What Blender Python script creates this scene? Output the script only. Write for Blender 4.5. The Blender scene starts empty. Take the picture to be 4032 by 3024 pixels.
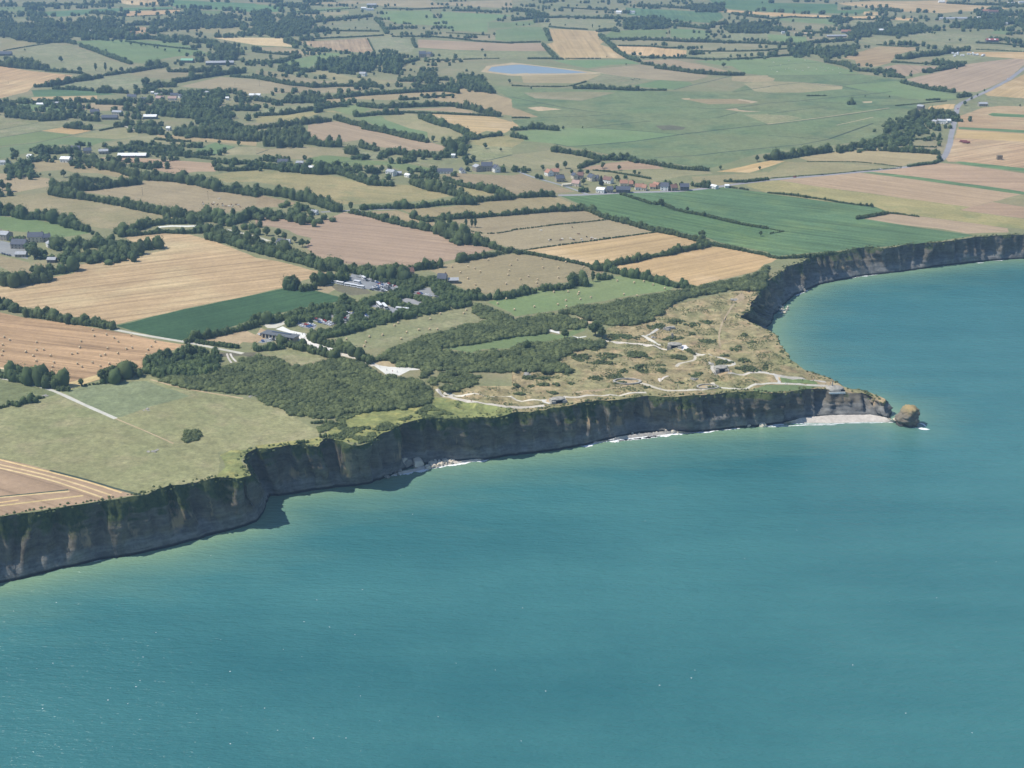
import bpy, math, random
import numpy as np
from mathutils import Vector, noise as mnoise
from mathutils.geometry import delaunay_2d_cdt

# ------------------------------------------------------------------ camera, sky, sun, exposure
scene = bpy.context.scene
COL = scene.collection
F, CX, CY, CAM_H = 5594.0, 2016.0, 1512.0, 392.0        # lens in photo pixels, eye height in metres
PITCH = math.atan((1512 + 500) / F)
cam_data = bpy.data.cameras.new("camera")
cam_data.sensor_width = 36.0
cam_data.lens = 36.0 * F / 4032.0
cam_data.clip_start = 1.0
cam_data.clip_end = 60000.0
cam = bpy.data.objects.new("camera", cam_data)
cam.location = (0, 0, CAM_H)
cam.rotation_euler = (math.pi / 2 - PITCH, 0, 0)
COL.objects.link(cam)
scene.camera = cam

SUN_EL, SUN_AZ = math.radians(57), math.radians(185)    # azimuth measured from +X, counter-clockwise
world = bpy.data.worlds.new("World")
scene.world = world
world.use_nodes = True
wn = world.node_tree
sky = wn.nodes.new("ShaderNodeTexSky")
sky.sky_type = 'NISHITA'
sky.sun_disc = False
sky.sun_elevation = SUN_EL
sky.sun_rotation = math.pi / 2 - SUN_AZ
sky.air_density = 1.0
sky.dust_density = 0.0
sky.ozone_density = 2.5
bgn = wn.nodes["Background"]
bgn.inputs[1].default_value = 0.10
wn.links.new(sky.outputs[0], bgn.inputs[0])
sun_data = bpy.data.lights.new("sun", 'SUN')
sun_data.energy = 3.8
sun_data.angle = math.radians(0.5)
sun_data.color = (1.0, 0.95, 0.87)
sun = bpy.data.objects.new("sun", sun_data)
sd = Vector((math.cos(SUN_EL) * math.cos(SUN_AZ), math.cos(SUN_EL) * math.sin(SUN_AZ), math.sin(SUN_EL)))
sun.rotation_euler = sd.to_track_quat('Z', 'Y').to_euler()
sun.location = (0, 0, 900)
COL.objects.link(sun)
scene.view_settings.view_transform = 'Standard'
scene.view_settings.look = 'None'
scene.view_settings.exposure = 0.5
scene.view_settings.gamma = 1.0
scene.render.engine = 'CYCLES'
scene.cycles.max_bounces = 4
scene.cycles.diffuse_bounces = 2
scene.cycles.glossy_bounces = 2
scene.cycles.transmission_bounces = 2
scene.cycles.volume_bounces = 0

rng = np.random.default_rng(7)
random.seed(7)

# ------------------------------------------------------------------ geometry of the place
def gz(x, y):
    """height of the plateau: higher in the east, dipping toward the point"""
    zx = np.interp(x, [-280, -60, 80, 300], [36.0, 33.5, 28.5, 26.0])
    t = np.clip((np.asarray(y) - 1500.0) / 1000.0, 0, 1)
    z = zx + (30.0 - zx) * t * t * (3 - 2 * t)
    z = z - 15.0 * np.exp(-((np.asarray(x) - 289) ** 2 + (np.asarray(y) - 1013) ** 2) / (2 * 45.0 ** 2))
    return z

CP, SP = math.cos(PITCH), math.sin(PITCH)
def hit(px, py, z):
    u = (px - CX) / F; v = -(py - CY) / F
    d = np.array([u, CP + v * SP, -SP + v * CP])
    t = (z - CAM_H) / d[2]
    return np.array([0, 0, CAM_H]) + d * t
def ground(px, py, up=0.0):
    """point of the plateau seen at a place of the photo (up: seen point is that far above the ground)"""
    z = 30.0
    for _ in range(8):
        p = hit(px, py, z + up)
        z = float(gz(p[0], p[1]))
    p[2] = z
    return p
def project(p):
    x, y, z = p[0], p[1], p[2] - CAM_H
    yc = y * SP + z * CP; zc = y * CP - z * SP
    return CX + F * x / zc, CY - F * yc / zc

# map sheets: each letter is one sheet of the survey, 1008 x 567 wide, drawn 2212 wide
SHEET = dict(A=(0, 0), B=(1008, 0), C=(2016, 0), D=(3024, 0), E=(0, 500), F=(1008, 500), G=(2016, 500), H=(3024, 500),
             I=(0, 1000), J=(1008, 1000), K=(2016, 1000), L=(3024, 1000), M=(0, 1500), N=(1008, 1500), O=(2016, 1300), Q=(3024, 1300))
def P(s):
    out = []; org = (0, 0); k = 1.0
    for w in s.split():
        if w[0].isalpha():
            if w[0] in SHEET: org = SHEET[w[0]]; k = 1008 / 2212
            else: org = (0, 0); k = 1.0
            w = w[1:]
        a, b = w.split(',')
        out.append((org[0] + float(a) * k, org[1] + float(b) * k))
    return out
def g2(s, up=0.0):
    return [ground(a, b, up) for a, b in P(s)]
def beyond(pts, closed):
    """fields, roads and hedges that reach the edge of the survey sheets run on past it"""
    out = []; n = len(pts)
    side = lambda q: 1 if q[0] > 4030.5 else -1 if q[0] < 1.5 else 0
    for i, q in enumerate(pts):
        out.append(q); s = side(q)
        if not s: continue
        if closed:
            r = pts[(i + 1) % n]
            if side(r) == s and q[1] > -5 and r[1] > -5: out += [(q[0] + 560 * s, q[1] + (0 if s > 0 else 40)), (r[0] + 560 * s, r[1] + (0 if s > 0 else 40))]
        elif i in (0, n - 1):
            k = pts[1] if i == 0 else pts[-2]; d = (q[0] - k[0], q[1] - k[1]); m = min(420 / max(abs(d[0]), 30), 6)
            e = (q[0] + d[0] * m, q[1] + d[1] * m)
            if side(e) == s and e[1] > 0: out = [e] + out if i == 0 else out + [e]
    return out
def g3(s, closed, up=0.0):
    return [ground(a, b, up) for a, b in beyond(P(s), closed)]

# ------------------------------------------------------------------ helpers
def tag(o, label=None, cat=None, group=None, kind=None):
    if label: o['label'] = label
    if cat: o['category'] = cat
    if group: o['group'] = group
    if kind: o['kind'] = kind
    return o
def empty(name, loc, rz=0.0, s=1.0):
    o = bpy.data.objects.new(name, None)
    o.empty_display_size = 1.0
    o.location = loc; o.rotation_euler = (0, 0, rz); o.scale = (s, s, s)
    COL.objects.link(o)
    return o
def link(name, me, parent=None, loc=None):
    o = bpy.data.objects.new(name, me)
    if loc is not None: o.location = loc
    if parent: o.parent = parent
    COL.objects.link(o)
    return o
def quads(name, V, Q, mat, tint=None, smooth=False):
    """big uniform mesh from numpy arrays (Q is n x 4 or n x 3)"""
    me = bpy.data.meshes.new(name)
    V = np.ascontiguousarray(V, dtype=np.float32); Q = np.ascontiguousarray(Q, dtype=np.int32)
    n, k = Q.shape
    me.vertices.add(len(V)); me.vertices.foreach_set("co", V.ravel())
    me.loops.add(n * k); me.loops.foreach_set("vertex_index", Q.ravel())
    me.polygons.add(n); me.polygons.foreach_set("loop_start", np.arange(0, n * k, k, dtype=np.int32))
    if smooth: me.polygons.foreach_set("use_smooth", np.ones(n, dtype=bool))
    me.update(calc_edges=True)
    if tint is not None:
        a = me.attributes.new("tint", 'FLOAT', 'POINT')
        a.data.foreach_set("value", np.ascontiguousarray(tint, dtype=np.float32))
    if mat: me.materials.append(mat)
    return me
class MB:
    """collects simple solids into one mesh"""
    def __init__(s): s.v = []; s.f = []
    def add(s, v, f):
        n = len(s.v); s.v += [tuple(p) for p in v]; s.f += [tuple(i + n for i in q) for q in f]; return s
    def box(s, x0, x1, y0, y1, z0, z1, tx=0, ty=0):
        v = [(x0, y0, z0), (x1, y0, z0), (x1, y1, z0), (x0, y1, z0), (x0 + tx, y0 + ty, z1), (x1 - tx, y0 + ty, z1), (x1 - tx, y1 - ty, z1), (x0 + tx, y1 - ty, z1)]
        return s.add(v, [(3, 2, 1, 0), (4, 5, 6, 7), (0, 1, 5, 4), (1, 2, 6, 5), (2, 3, 7, 6), (3, 0, 4, 7)])
    def cyl(s, p0, p1, r0, r1=None, n=10):
        r1 = r0 if r1 is None else r1
        a = Vector(p1) - Vector(p0); q = a.to_track_quat('Z', 'Y'); v = []
        for p, r in ((p0, r0), (p1, r1)):
            for i in range(n):
                t = 2 * math.pi * i / n
                v.append(Vector(p) + q @ Vector((r * math.cos(t), r * math.sin(t), 0)))
        f = [(i, (i + 1) % n, n + (i + 1) % n, n + i) for i in range(n)] + [tuple(range(n))[::-1], tuple(range(n, 2 * n))]
        return s.add(v, f)
    def prism(s, prof, x0, x1):
        """profile in y,z pushed along x"""
        n = len(prof); v = [(x0, a, b) for a, b in prof] + [(x1, a, b) for a, b in prof]
        return s.add(v, [(i, (i + 1) % n, n + (i + 1) % n, n + i) for i in range(n)] + [tuple(range(n))[::-1], tuple(range(n, 2 * n))])
    def mesh(s, name, mat, smooth=False):
        me = bpy.data.meshes.new(name); me.from_pydata(s.v, [], s.f); me.update()
        if mat: me.materials.append(mat)
        if smooth:
            for p in me.polygons: p.use_smooth = True
        return me
def inside(pts, poly):
    x, y = pts[:, 0], pts[:, 1]; r = np.zeros(len(pts), bool); n = len(poly)
    for i in range(n):
        x0, y0 = poly[i][0], poly[i][1]; x1, y1 = poly[(i + 1) % n][0], poly[(i + 1) % n][1]
        if y0 == y1: continue
        c = ((y0 > y) != (y1 > y)) & (x < (x1 - x0) * (y - y0) / (y1 - y0) + x0); r ^= c
    return r
def seg_dist(pts, line):
    d = np.full(len(pts), 1e9)
    for a, b in zip(line[:-1], line[1:]):
        a = np.array(a[:2]); b = np.array(b[:2]); ab = b - a; L = max(ab @ ab, 1e-9)
        t = np.clip(((pts - a) @ ab) / L, 0, 1)
        d = np.minimum(d, np.hypot(pts[:, 0] - a[0] - t * ab[0], pts[:, 1] - a[1] - t * ab[1]))
    return d
def along(line, step):
    """points every step metres along a ground line (n x 2)"""
    L = np.array([p[:2] for p in line]); d = np.r_[0, np.cumsum(np.hypot(*np.diff(L, axis=0).T))]
    n = max(2, int(d[-1] / step) + 1); t = np.linspace(0, d[-1], n)
    return np.c_[np.interp(t, d, L[:, 0]), np.interp(t, d, L[:, 1])]

# ------------------------------------------------------------------ materials
def material(name):
    m = bpy.data.materials.new(name); m.use_nodes = True
    nt = m.node_tree; b = nt.nodes["Principled BSDF"]
    b.inputs["Specular IOR Level"].default_value = 0.2
    b.inputs["Roughness"].default_value = 0.9
    return m, nt, b
def N(nt, t, **kw):
    n = nt.nodes.new(t)
    for k, v in kw.items():
        if k[0] == 'i' and k[1:].isdigit(): n.inputs[int(k[1:])].default_value = v
        else: setattr(n, k, v)
    return n
def mixc(nt, fac, a, b, blend='MIX'):
    m = N(nt, "ShaderNodeMix", data_type='RGBA', blend_type=blend)
    for s, v in ((0, fac), (6, a), (7, b)):
        if hasattr(v, 'links') or isinstance(v, bpy.types.NodeSocket): nt.links.new(v, m.inputs[s])
        else: m.inputs[s].default_value = v if s == 0 else (*v, 1) if len(v) == 3 else v
    return m.outputs[2]
def ramp(nt, val, a, b):
    m = N(nt, "ShaderNodeMapRange"); m.inputs[1].default_value = a; m.inputs[2].default_value = b
    nt.links.new(val, m.inputs[0]); return m.outputs[0]
def math_(nt, op, a, b):
    m = N(nt, "ShaderNodeMath", operation=op)
    for s, v in ((0, a), (1, b)):
        if isinstance(v, bpy.types.NodeSocket): nt.links.new(v, m.inputs[s])
        else: m.inputs[s].default_value = v
    return m.outputs[0]
def noise(nt, vec, scale, detail=3, rough=0.55):
    n = N(nt, "ShaderNodeTexNoise"); n.inputs["Scale"].default_value = scale
    n.inputs["Detail"].default_value = detail; n.inputs["Roughness"].default_value = rough
    if vec is not None: nt.links.new(vec, n.inputs["Vector"])
    return n.outputs[0]
def plain(name, c, rough=0.8, spec=0.2, var=0.12, scale=0.8, metal=0.0):
    m, nt, b = material(name)
    g = N(nt, "ShaderNodeTexCoord")
    f = noise(nt, g.outputs["Object"], scale, 3)
    lo = tuple(x * (1 - var) for x in c); hi = tuple(min(1, x * (1 + var)) for x in c)
    nt.links.new(mixc(nt, ramp(nt, f, .3, .7), lo, hi), b.inputs["Base Color"])
    b.inputs["Roughness"].default_value = rough; b.inputs["Specular IOR Level"].default_value = spec; b.inputs["Metallic"].default_value = metal
    return m
def field_mat(name, c1, c2, rows=0.0, period=7.0, grain=0.25, patch=0.004, c3=None, tuft=0.0):
    """crop, stubble or grass: broad patches, rows along the field (UV) and fine grain"""
    m, nt, b = material(name)
    geo = N(nt, "ShaderNodeNewGeometry"); uv = N(nt, "ShaderNodeUVMap")
    pos = geo.outputs["Position"]
    col = mixc(nt, ramp(nt, noise(nt, pos, patch, 4, .6), .32, .68), c1, c2)
    if c3 is not None:
        col = mixc(nt, ramp(nt, noise(nt, pos, patch * 3.1, 4, .6), .5, .72), col, c3)
    if rows > 0:
        mp = N(nt, "ShaderNodeMapping"); nt.links.new(uv.outputs[0], mp.inputs[0])
        mp.inputs["Scale"].default_value = (1.0, 0.035, 1.0)
        n1 = noise(nt, mp.outputs[0], 1.0 / period, 2, .6)
        n2 = noise(nt, mp.outputs[0], 3.3 / period, 2, .6)
        r = math_(nt, 'ADD', math_(nt, 'MULTIPLY', n1, .65), math_(nt, 'MULTIPLY', n2, .35))
        k = N(nt, "ShaderNodeMapRange"); nt.links.new(r, k.inputs[0])
        k.inputs[1].default_value = .36; k.inputs[2].default_value = .64; k.inputs[3].default_value = 1 - rows; k.inputs[4].default_value = 1 + rows
        v = N(nt, "ShaderNodeVectorMath", operation='SCALE'); nt.links.new(col, v.inputs[0]); nt.links.new(k.outputs[0], v.inputs[3]); col = v.outputs[0]
    if rows > .12:                                     # tramlines
        sx = N(nt, "ShaderNodeSeparateXYZ"); nt.links.new(uv.outputs[0], sx.inputs[0])
        fr = math_(nt, 'FRACT', math_(nt, 'DIVIDE', math_(nt, 'ADD', sx.outputs[0], math_(nt, 'MULTIPLY', noise(nt, pos, .02, 2), 3.0)), 21.0), 0.0)
        tl = math_(nt, 'MULTIPLY', math_(nt, 'LESS_THAN', fr, .085), .17)
        v = N(nt, "ShaderNodeVectorMath", operation='SCALE'); nt.links.new(col, v.inputs[0]); nt.links.new(math_(nt, 'SUBTRACT', 1.0, tl), v.inputs[3]); col = v.outputs[0]
    k = N(nt, "ShaderNodeMapRange"); nt.links.new(noise(nt, pos, .016, 4, .7), k.inputs[0])
    k.inputs[1].default_value = .3; k.inputs[2].default_value = .7; k.inputs[3].default_value = .88; k.inputs[4].default_value = 1.1
    v = N(nt, "ShaderNodeVectorMath", operation='SCALE'); nt.links.new(col, v.inputs[0]); nt.links.new(k.outputs[0], v.inputs[3]); col = v.outputs[0]
    k = N(nt, "ShaderNodeMapRange"); nt.links.new(noise(nt, pos, .35, 5, .75), k.inputs[0])
    k.inputs[1].default_value = .3; k.inputs[2].default_value = .7; k.inputs[3].default_value = 1 - grain; k.inputs[4].default_value = 1 + grain
    v = N(nt, "ShaderNodeVectorMath", operation='SCALE'); nt.links.new(col, v.inputs[0]); nt.links.new(k.outputs[0], v.inputs[3]); col = v.outputs[0]
    if tuft > 0:
        k = N(nt, "ShaderNodeMapRange"); nt.links.new(noise(nt, pos, .11, 4, .7), k.inputs[0])
        k.inputs[1].default_value = .35; k.inputs[2].default_value = .7; k.inputs[3].default_value = 1 + tuft; k.inputs[4].default_value = 1 - tuft
        v = N(nt, "ShaderNodeVectorMath", operation='SCALE'); nt.links.new(col, v.inputs[0]); nt.links.new(k.outputs[0], v.inputs[3]); col = v.outputs[0]
    oi = N(nt, "ShaderNodeObjectInfo")
    col = mixc(nt, 1.0, col, oi.outputs["Color"], 'MULTIPLY')
    nt.links.new(col, b.inputs["Base Color"])
    b.inputs["Specular IOR Level"].default_value = 0.05
    return m

MATS = {
 'st': field_mat("stubble", (.42, .295, .165), (.355, .245, .135), .24, 8, .18, .003, (.45, .345, .195)),
 'pk': field_mat("pale_stubble", (.40, .288, .188), (.345, .248, .16), .14, 9, .14, .004),
 'bn': field_mat("baled_stubble", (.365, .24, .132), (.31, .205, .112), .32, 8, .16, .004),
 'wh': field_mat("ripe_wheat", (.49, .35, .168), (.42, .29, .14), .16, 12, .15, .004, (.57, .42, .235)),
 'pa': field_mat("dry_pasture", (.285, .25, .135), (.235, .22, .112), .05, 9, .22, .006, (.32, .27, .155)),
 'ta': field_mat("tan_pasture", (.335, .262, .15), (.285, .228, .128), .08, 8, .2, .006),
 'me': field_mat("grazed_meadow", (.245, .235, .125), (.20, .212, .105), .03, 9, .3, .012, (.275, .25, .145), .18),
 'gr': field_mat("green_grass", (.145, .205, .085), (.185, .22, .10), .05, 9, .2, .006),
 'cr': field_mat("green_crop", (.100, .168, .078), (.122, .19, .086), .26, 7, .25, .005, (.15, .215, .085)),
 'dc': field_mat("dark_crop", (.044, .086, .040), (.054, .100, .045), .14, 5, .25, .008),
 'ol': field_mat("olive_field", (.275, .255, .115), (.325, .275, .13), .08, 10, .25, .008, (.20, .21, .095)),
 'ma': field_mat("marsh_grass", (.155, .208, .098), (.205, .222, .112), 0, 9, .25, .006, (.105, .158, .082), .15),
 'mo': field_mat("headland_grass", (.31, .255, .145), (.20, .205, .10), 0, 9, .35, .022, (.39, .295, .175), .35),
 'yg': field_mat("cliff_top_grass", (.225, .228, .085), (.155, .178, .07), 0, 9, .3, .03, (.33, .30, .11), .25),
 'pt': field_mat("gravel_path", (.60, .56, .47), (.50, .46, .38), 0, 9, .12, .05),
 'cn': field_mat("pale_concrete", (.72, .70, .64), (.62, .60, .55), 0, 9, .08, .05),
 'as': field_mat("asphalt", (.30, .30, .30), (.25, .25, .255), 0, 9, .1, .05),
 'sa': field_mat("bare_soil", (.46, .36, .22), (.38, .29, .17), 0, 9, .2, .05),
 'gm': field_mat("muted_meadow", (.185, .205, .108), (.165, .19, .095), .03, 9, .3, .012, None, .15),
 'dt': field_mat("drain", (.055, .075, .055), (.07, .09, .06), 0, 9, .2, .05),
 'sw': field_mat("straw", (.62, .46, .24), (.55, .40, .2), .1, 2, .2, .05),
 'wd': field_mat("weeds", (.13, .13, .08), (.17, .155, .1), 0, 9, .3, .05),
 'ba': field_mat("land", (.235, .232, .12), (.195, .215, .10), 0, 9, .2, .003, (.29, .25, .14)),
}
KIND = {'st': 'stubble_field', 'pk': 'stubble_field', 'bn': 'stubble_field', 'wh': 'wheat_field', 'pa': 'pasture', 'ta': 'pasture', 'me': 'meadow', 'gr': 'meadow',
        'cr': 'crop_field', 'dc': 'crop_field', 'ol': 'rough_pasture', 'ma': 'marsh', 'mo': 'headland_grassland', 'yg': 'cliff_top_grass', 'pt': 'path', 'cn': 'plaza',
        'as': 'road', 'sa': 'bare_ground', 'dt': 'ditch', 'sw': 'straw_swath', 'wd': 'weedy_ground', 'wa': 'pond', 'ba': 'ground', 'gm': 'meadow'}
def water_mat(name):
    m, nt, b = material(name)
    geo = N(nt, "ShaderNodeNewGeometry"); at = N(nt, "ShaderNodeAttribute", attribute_name="tint")
    pos = geo.outputs["Position"]
    big = noise(nt, pos, .0035, 5, .62)
    mps = N(nt, "ShaderNodeMapping"); nt.links.new(pos, mps.inputs[0]); mps.inputs["Rotation"].default_value = (0, 0, -.22); mps.inputs["Scale"].default_value = (.18, 1.0, 1)
    streak = noise(nt, mps.outputs[0], .012, 5, .62)
    deep = mixc(nt, ramp(nt, math_(nt, 'ADD', math_(nt, 'MULTIPLY', big, .5), math_(nt, 'MULTIPLY', streak, .5)), .36, .64), (.026, .125, .132), (.056, .19, .185))
    mp = N(nt, "ShaderNodeMapping"); nt.links.new(pos, mp.inputs[0]); mp.inputs["Rotation"].default_value = (0, 0, .25); mp.inputs["Scale"].default_value = (.5, 1.6, 1)
    # sand stirred up along the foot of the cliffs, in drifting clouds
    sh = math_(nt, 'ADD', at.outputs["Fac"], math_(nt, 'MULTIPLY', math_(nt, 'SUBTRACT', noise(nt, mp.outputs[0], .02, 4, .6), .5), .5))
    c = mixc(nt, ramp(nt, sh, .12, .95), deep, (.175, .285, .185))
    nt.links.new(c, b.inputs["Base Color"])
    b.inputs["Roughness"].default_value = 0.2
    b.inputs["Specular IOR Level"].default_value = 0.5
    b.inputs["IOR"].default_value = 1.33
    mp2 = N(nt, "ShaderNodeMapping"); nt.links.new(pos, mp2.inputs[0]); mp2.inputs["Rotation"].default_value = (0, 0, .2); mp2.inputs["Scale"].default_value = (.55, 1.5, 1)
    w1 = noise(nt, mp2.outputs[0], .16, 3, .6); w2 = noise(nt, mp2.outputs[0], .55, 3, .7); w3 = noise(nt, pos, .02, 2, .5)
    h = math_(nt, 'ADD', math_(nt, 'ADD', math_(nt, 'MULTIPLY', w1, 1.0), math_(nt, 'MULTIPLY', w2, .45)), math_(nt, 'MULTIPLY', w3, 1.2))
    bp = N(nt, "ShaderNodeBump"); bp.inputs["Strength"].default_value = .7; bp.inputs["Distance"].default_value = 1.8
    nt.links.new(h, bp.inputs["Height"]); nt.links.new(bp.outputs[0], b.inputs["Normal"])
    return m
M_SEA = water_mat("sea_water")
MATS['wa'], _nt, _b = material("pond_water")
_b.inputs["Base Color"].default_value = (.22, .27, .30, 1); _b.inputs["Roughness"].default_value = .35; _b.inputs["Specular IOR Level"].default_value = .3
def leaf_mat(name, lo, hi):
    m, nt, b = material(name)
    at = N(nt, "ShaderNodeAttribute", attribute_name="tint"); oi = N(nt, "ShaderNodeObjectInfo")
    c = mixc(nt, at.outputs["Fac"], lo, hi)
    c = mixc(nt, ramp(nt, oi.outputs["Random"], -.3, 4.0), c, (.13, .12, .05))
    nt.links.new(c, b.inputs["Base Color"]); b.inputs["Specular IOR Level"].default_value = .12; b.inputs["Roughness"].default_value = .75
    tr = N(nt, "ShaderNodeBsdfTranslucent"); nt.links.new(c, tr.inputs[0])
    mx = N(nt, "ShaderNodeMixShader"); mx.inputs[0].default_value = .36
    nt.links.new(b.outputs[0], mx.inputs[1]); nt.links.new(tr.outputs[0], mx.inputs[2])
    nt.links.new(mx.outputs[0], nt.nodes["Material Output"].inputs[0])
    return m
M_LEAF = leaf_mat("leaves", (.068, .115, .050), (.165, .226, .088))
M_SCRUB = leaf_mat("scrub_leaves", (.108, .150, .068), (.235, .282, .118))
M_DARK = leaf_mat("dark_needles", (.022, .036, .022), (.045, .068, .03))
M_BARK = plain("bark", (.11, .085, .06), .95)

# ------------------------------------------------------------------ the coast: brink of the cliff and its foot, surveyed in pairs
TOP_E = "S-365,2136 M0,1175 280,1130 550,1085 850,1040 1150,992 1250,978 1350,932 1480,900 1600,890 1750,855 1900,840 2050,845 2165,820 2150,765 2090,690 2130,625 N0,590 130,585 250,555 420,540 530,570 590,500 740,505 850,560 1000,530 1080,445 1250,385 1400,335 1560,322 1660,322 1800,312 1930,306 2060,325 S2016,1625 O150,702 300,682 500,660 620,605 850,600 1000,590 1150,575 1400,570 1500,572 1650,560 1800,545 1950,532 2100,530 Q0,548 180,530 340,515 480,505 560,520 720,540 800,532 860,550 920,600 1000,640"
BASE_E = "S-365,2370 0,2293 128,2266 255,2231 392,2202 529,2180 600,2163 656,2153 729,2133 802,2114 875,2093 939,2074 984,2060 1012,2048 1040,2010 1050,1975 1062,1955 N135,985 230,978 330,970 500,935 600,922 680,912 800,900 900,890 1000,868 1070,845 1240,775 1440,714 1620,686 1750,684 1900,676 1960,680 2080,655 O0,1075 200,1055 390,1030 520,1005 660,980 900,922 1050,893 1200,880 1400,868 1540,873 1700,864 1850,846 2000,832 2120,828 Q0,812 190,788 330,760 480,746 600,740 740,738 890,738 970,750 1020,762 1045,768"
TIP_W = "Q1020,606 930,560 850,520 770,505 715,505 640,480 600,450 490,400 320,340 200,260 180,210 150,170 105,120 60,40 0,0 K2212,655"
TOP_W = "K2080,605 1970,545 2060,490 2050,440 2100,390 2150,330 L0,230 75,170 170,110 300,60 H400,1105 590,1080 760,1050 880,1035 1000,1050 1240,1010 1500,990 1800,950 2000,930 2212,935"
BASE_W = "L5,640 10,630 30,600 60,560 50,535 90,500 100,470 175,405 250,350 340,310 480,255 640,225 830,185 950,175 1050,165 1250,140 1480,105 1800,68 2000,52 2212,38"
te = [ground(*p) for p in P(TOP_E)]
be = [hit(a, b, 1.0) for a, b in P(BASE_E)]
tw0 = [ground(*p) for p in P(TIP_W)]
tw = [ground(*p) for p in P(TOP_W)]
bw = [hit(a, b, 0.5) for a, b in P(BASE_W)]
bw0 = []
for i, p in enumerate(tw0):
    a = tw0[max(i - 1, 0)]; b = tw0[min(i + 1, len(tw0) - 1)]
    t = np.array([b[0] - a[0], b[1] - a[1]]); t /= np.hypot(*t)
    bw0.append(np.array([p[0] + t[1] * 9, p[1] - t[0] * 9, .5]))
# coast beyond the frame, to both sides
left_t = [np.array([-1500., 250., 36.]), np.array([-900., 480., 36.])]; left_b = [np.array([-1493., 232., 0.]), np.array([-890., 464., 0.])]
right_t = [np.array([760., 1575., 28.]), np.array([1200., 1720., 30.]), np.array([2200., 1900., 30.]), np.array([4500., 2600., 30.])]
right_b = [np.array([766., 1560., 0.]), np.array([1206., 1704., 0.]), np.array([2206., 1884., 0.]), np.array([4505., 2580., 0.])]
for p in left_t + right_t: p[2] = float(gz(p[0], p[1]))
coast_t = left_t + te + tw0 + tw + right_t
coast_b = left_b + be + bw0 + bw + right_b
WATERLINE = [p[:2] for p in coast_b]
CT = np.array([p[:2] for p in coast_t])
# refine the brink every few metres with a little wander, so that it is ragged
def fbm(x, y, z=0.0, o=3):
    return mnoise.fractal(Vector((x, y, z)), 0.7, 2.1, o)
ct_d = np.r_[0, np.cumsum(np.hypot(*np.diff(CT, axis=0).T))]
st = [0.0]
while st[-1] < ct_d[-1]:
    i = np.searchsorted(ct_d, st[-1]); x = np.interp(st[-1], ct_d, CT[:, 0]); y = np.interp(st[-1], ct_d, CT[:, 1])
    st.append(st[-1] + (2.2 if np.hypot(x, y) < 1700 and x > -420 else 25.0))
st = np.array(st[:-1] + [ct_d[-1]])
B3 = np.array(coast_b); T3 = np.array(coast_t)
bt = np.c_[[np.interp(st, ct_d, T3[:, k]) for k in range(3)]].T
bb = np.c_[[np.interp(st, ct_d, B3[:, k]) for k in range(3)]].T
hd = bb[:, :2] - bt[:, :2]
tang = np.gradient(bt[:, :2], axis=0); tang /= np.linalg.norm(tang, axis=1)[:, None]
nrm = np.c_[tang[:, 1], -tang[:, 0]]                       # seaward
for i in range(len(st)):
    s = st[i]
    w = 2.6 * fbm(s / 22.0, 0.3, 0.0) + 1.1 * fbm(s / 6.0, 5.0, 1.0)
    w *= min(1.0, max(0, (1e9 if True else 0)))
    bt[i, :2] += nrm[i] * w
bt[:, 2] = gz(bt[:, 0], bt[:, 1])
NR = 22
CV = np.zeros((len(st), NR, 3))
for i in range(len(st)):
    s = st[i]; t = bt[i]; b = bb[i]
    fine = (i > 0) and st[i] - st[i - 1] < 5
    for r in range(NR):
        f = r / (NR - 1)
        g = f ** 1.35 if f < .8 else f ** 1.35                # top leans out less than the foot
        h = .12 * f + .88 * f ** 1.6
        x = t[0] + (b[0] - t[0]) * h; y = t[1] + (b[1] - t[1]) * h; z = t[2] + (b[2] - t[2]) * f
        if fine and r > 0:
            env = math.sin(math.pi * min(1, f * 1.1)) ** .6 if f < .72 else (math.sin(math.pi * .792) ** .6) * (1 - f) / .28 + .06
            gully = 5.0 - 17.0 * abs(fbm(s / 21.0, f * .35, 2.0, 2)) - 9.0 * abs(fbm(s / 8.5, f * .6, 12.0, 2)) + fbm(s / 40.0, f * .8, 9.0, 2) * 3.0
            ledge = fbm(s / 60.0, z / 2.6, 4.0, 4) * 1.1 + fbm(s / 4.0, z / 3.0, 7.0, 3) * .9
            off = (gully + ledge) * env
            x += nrm[i][0] * off; y += nrm[i][1] * off
        if r == NR - 1: z = -1.5
        CV[i, r] = (x, y, z)
idx = np.arange(len(st) * NR).reshape(len(st), NR)
CQ = np.stack([idx[:-1, :-1], idx[:-1, 1:], idx[1:, 1:], idx[1:, :-1]], -1).reshape(-1, 4)
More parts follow.
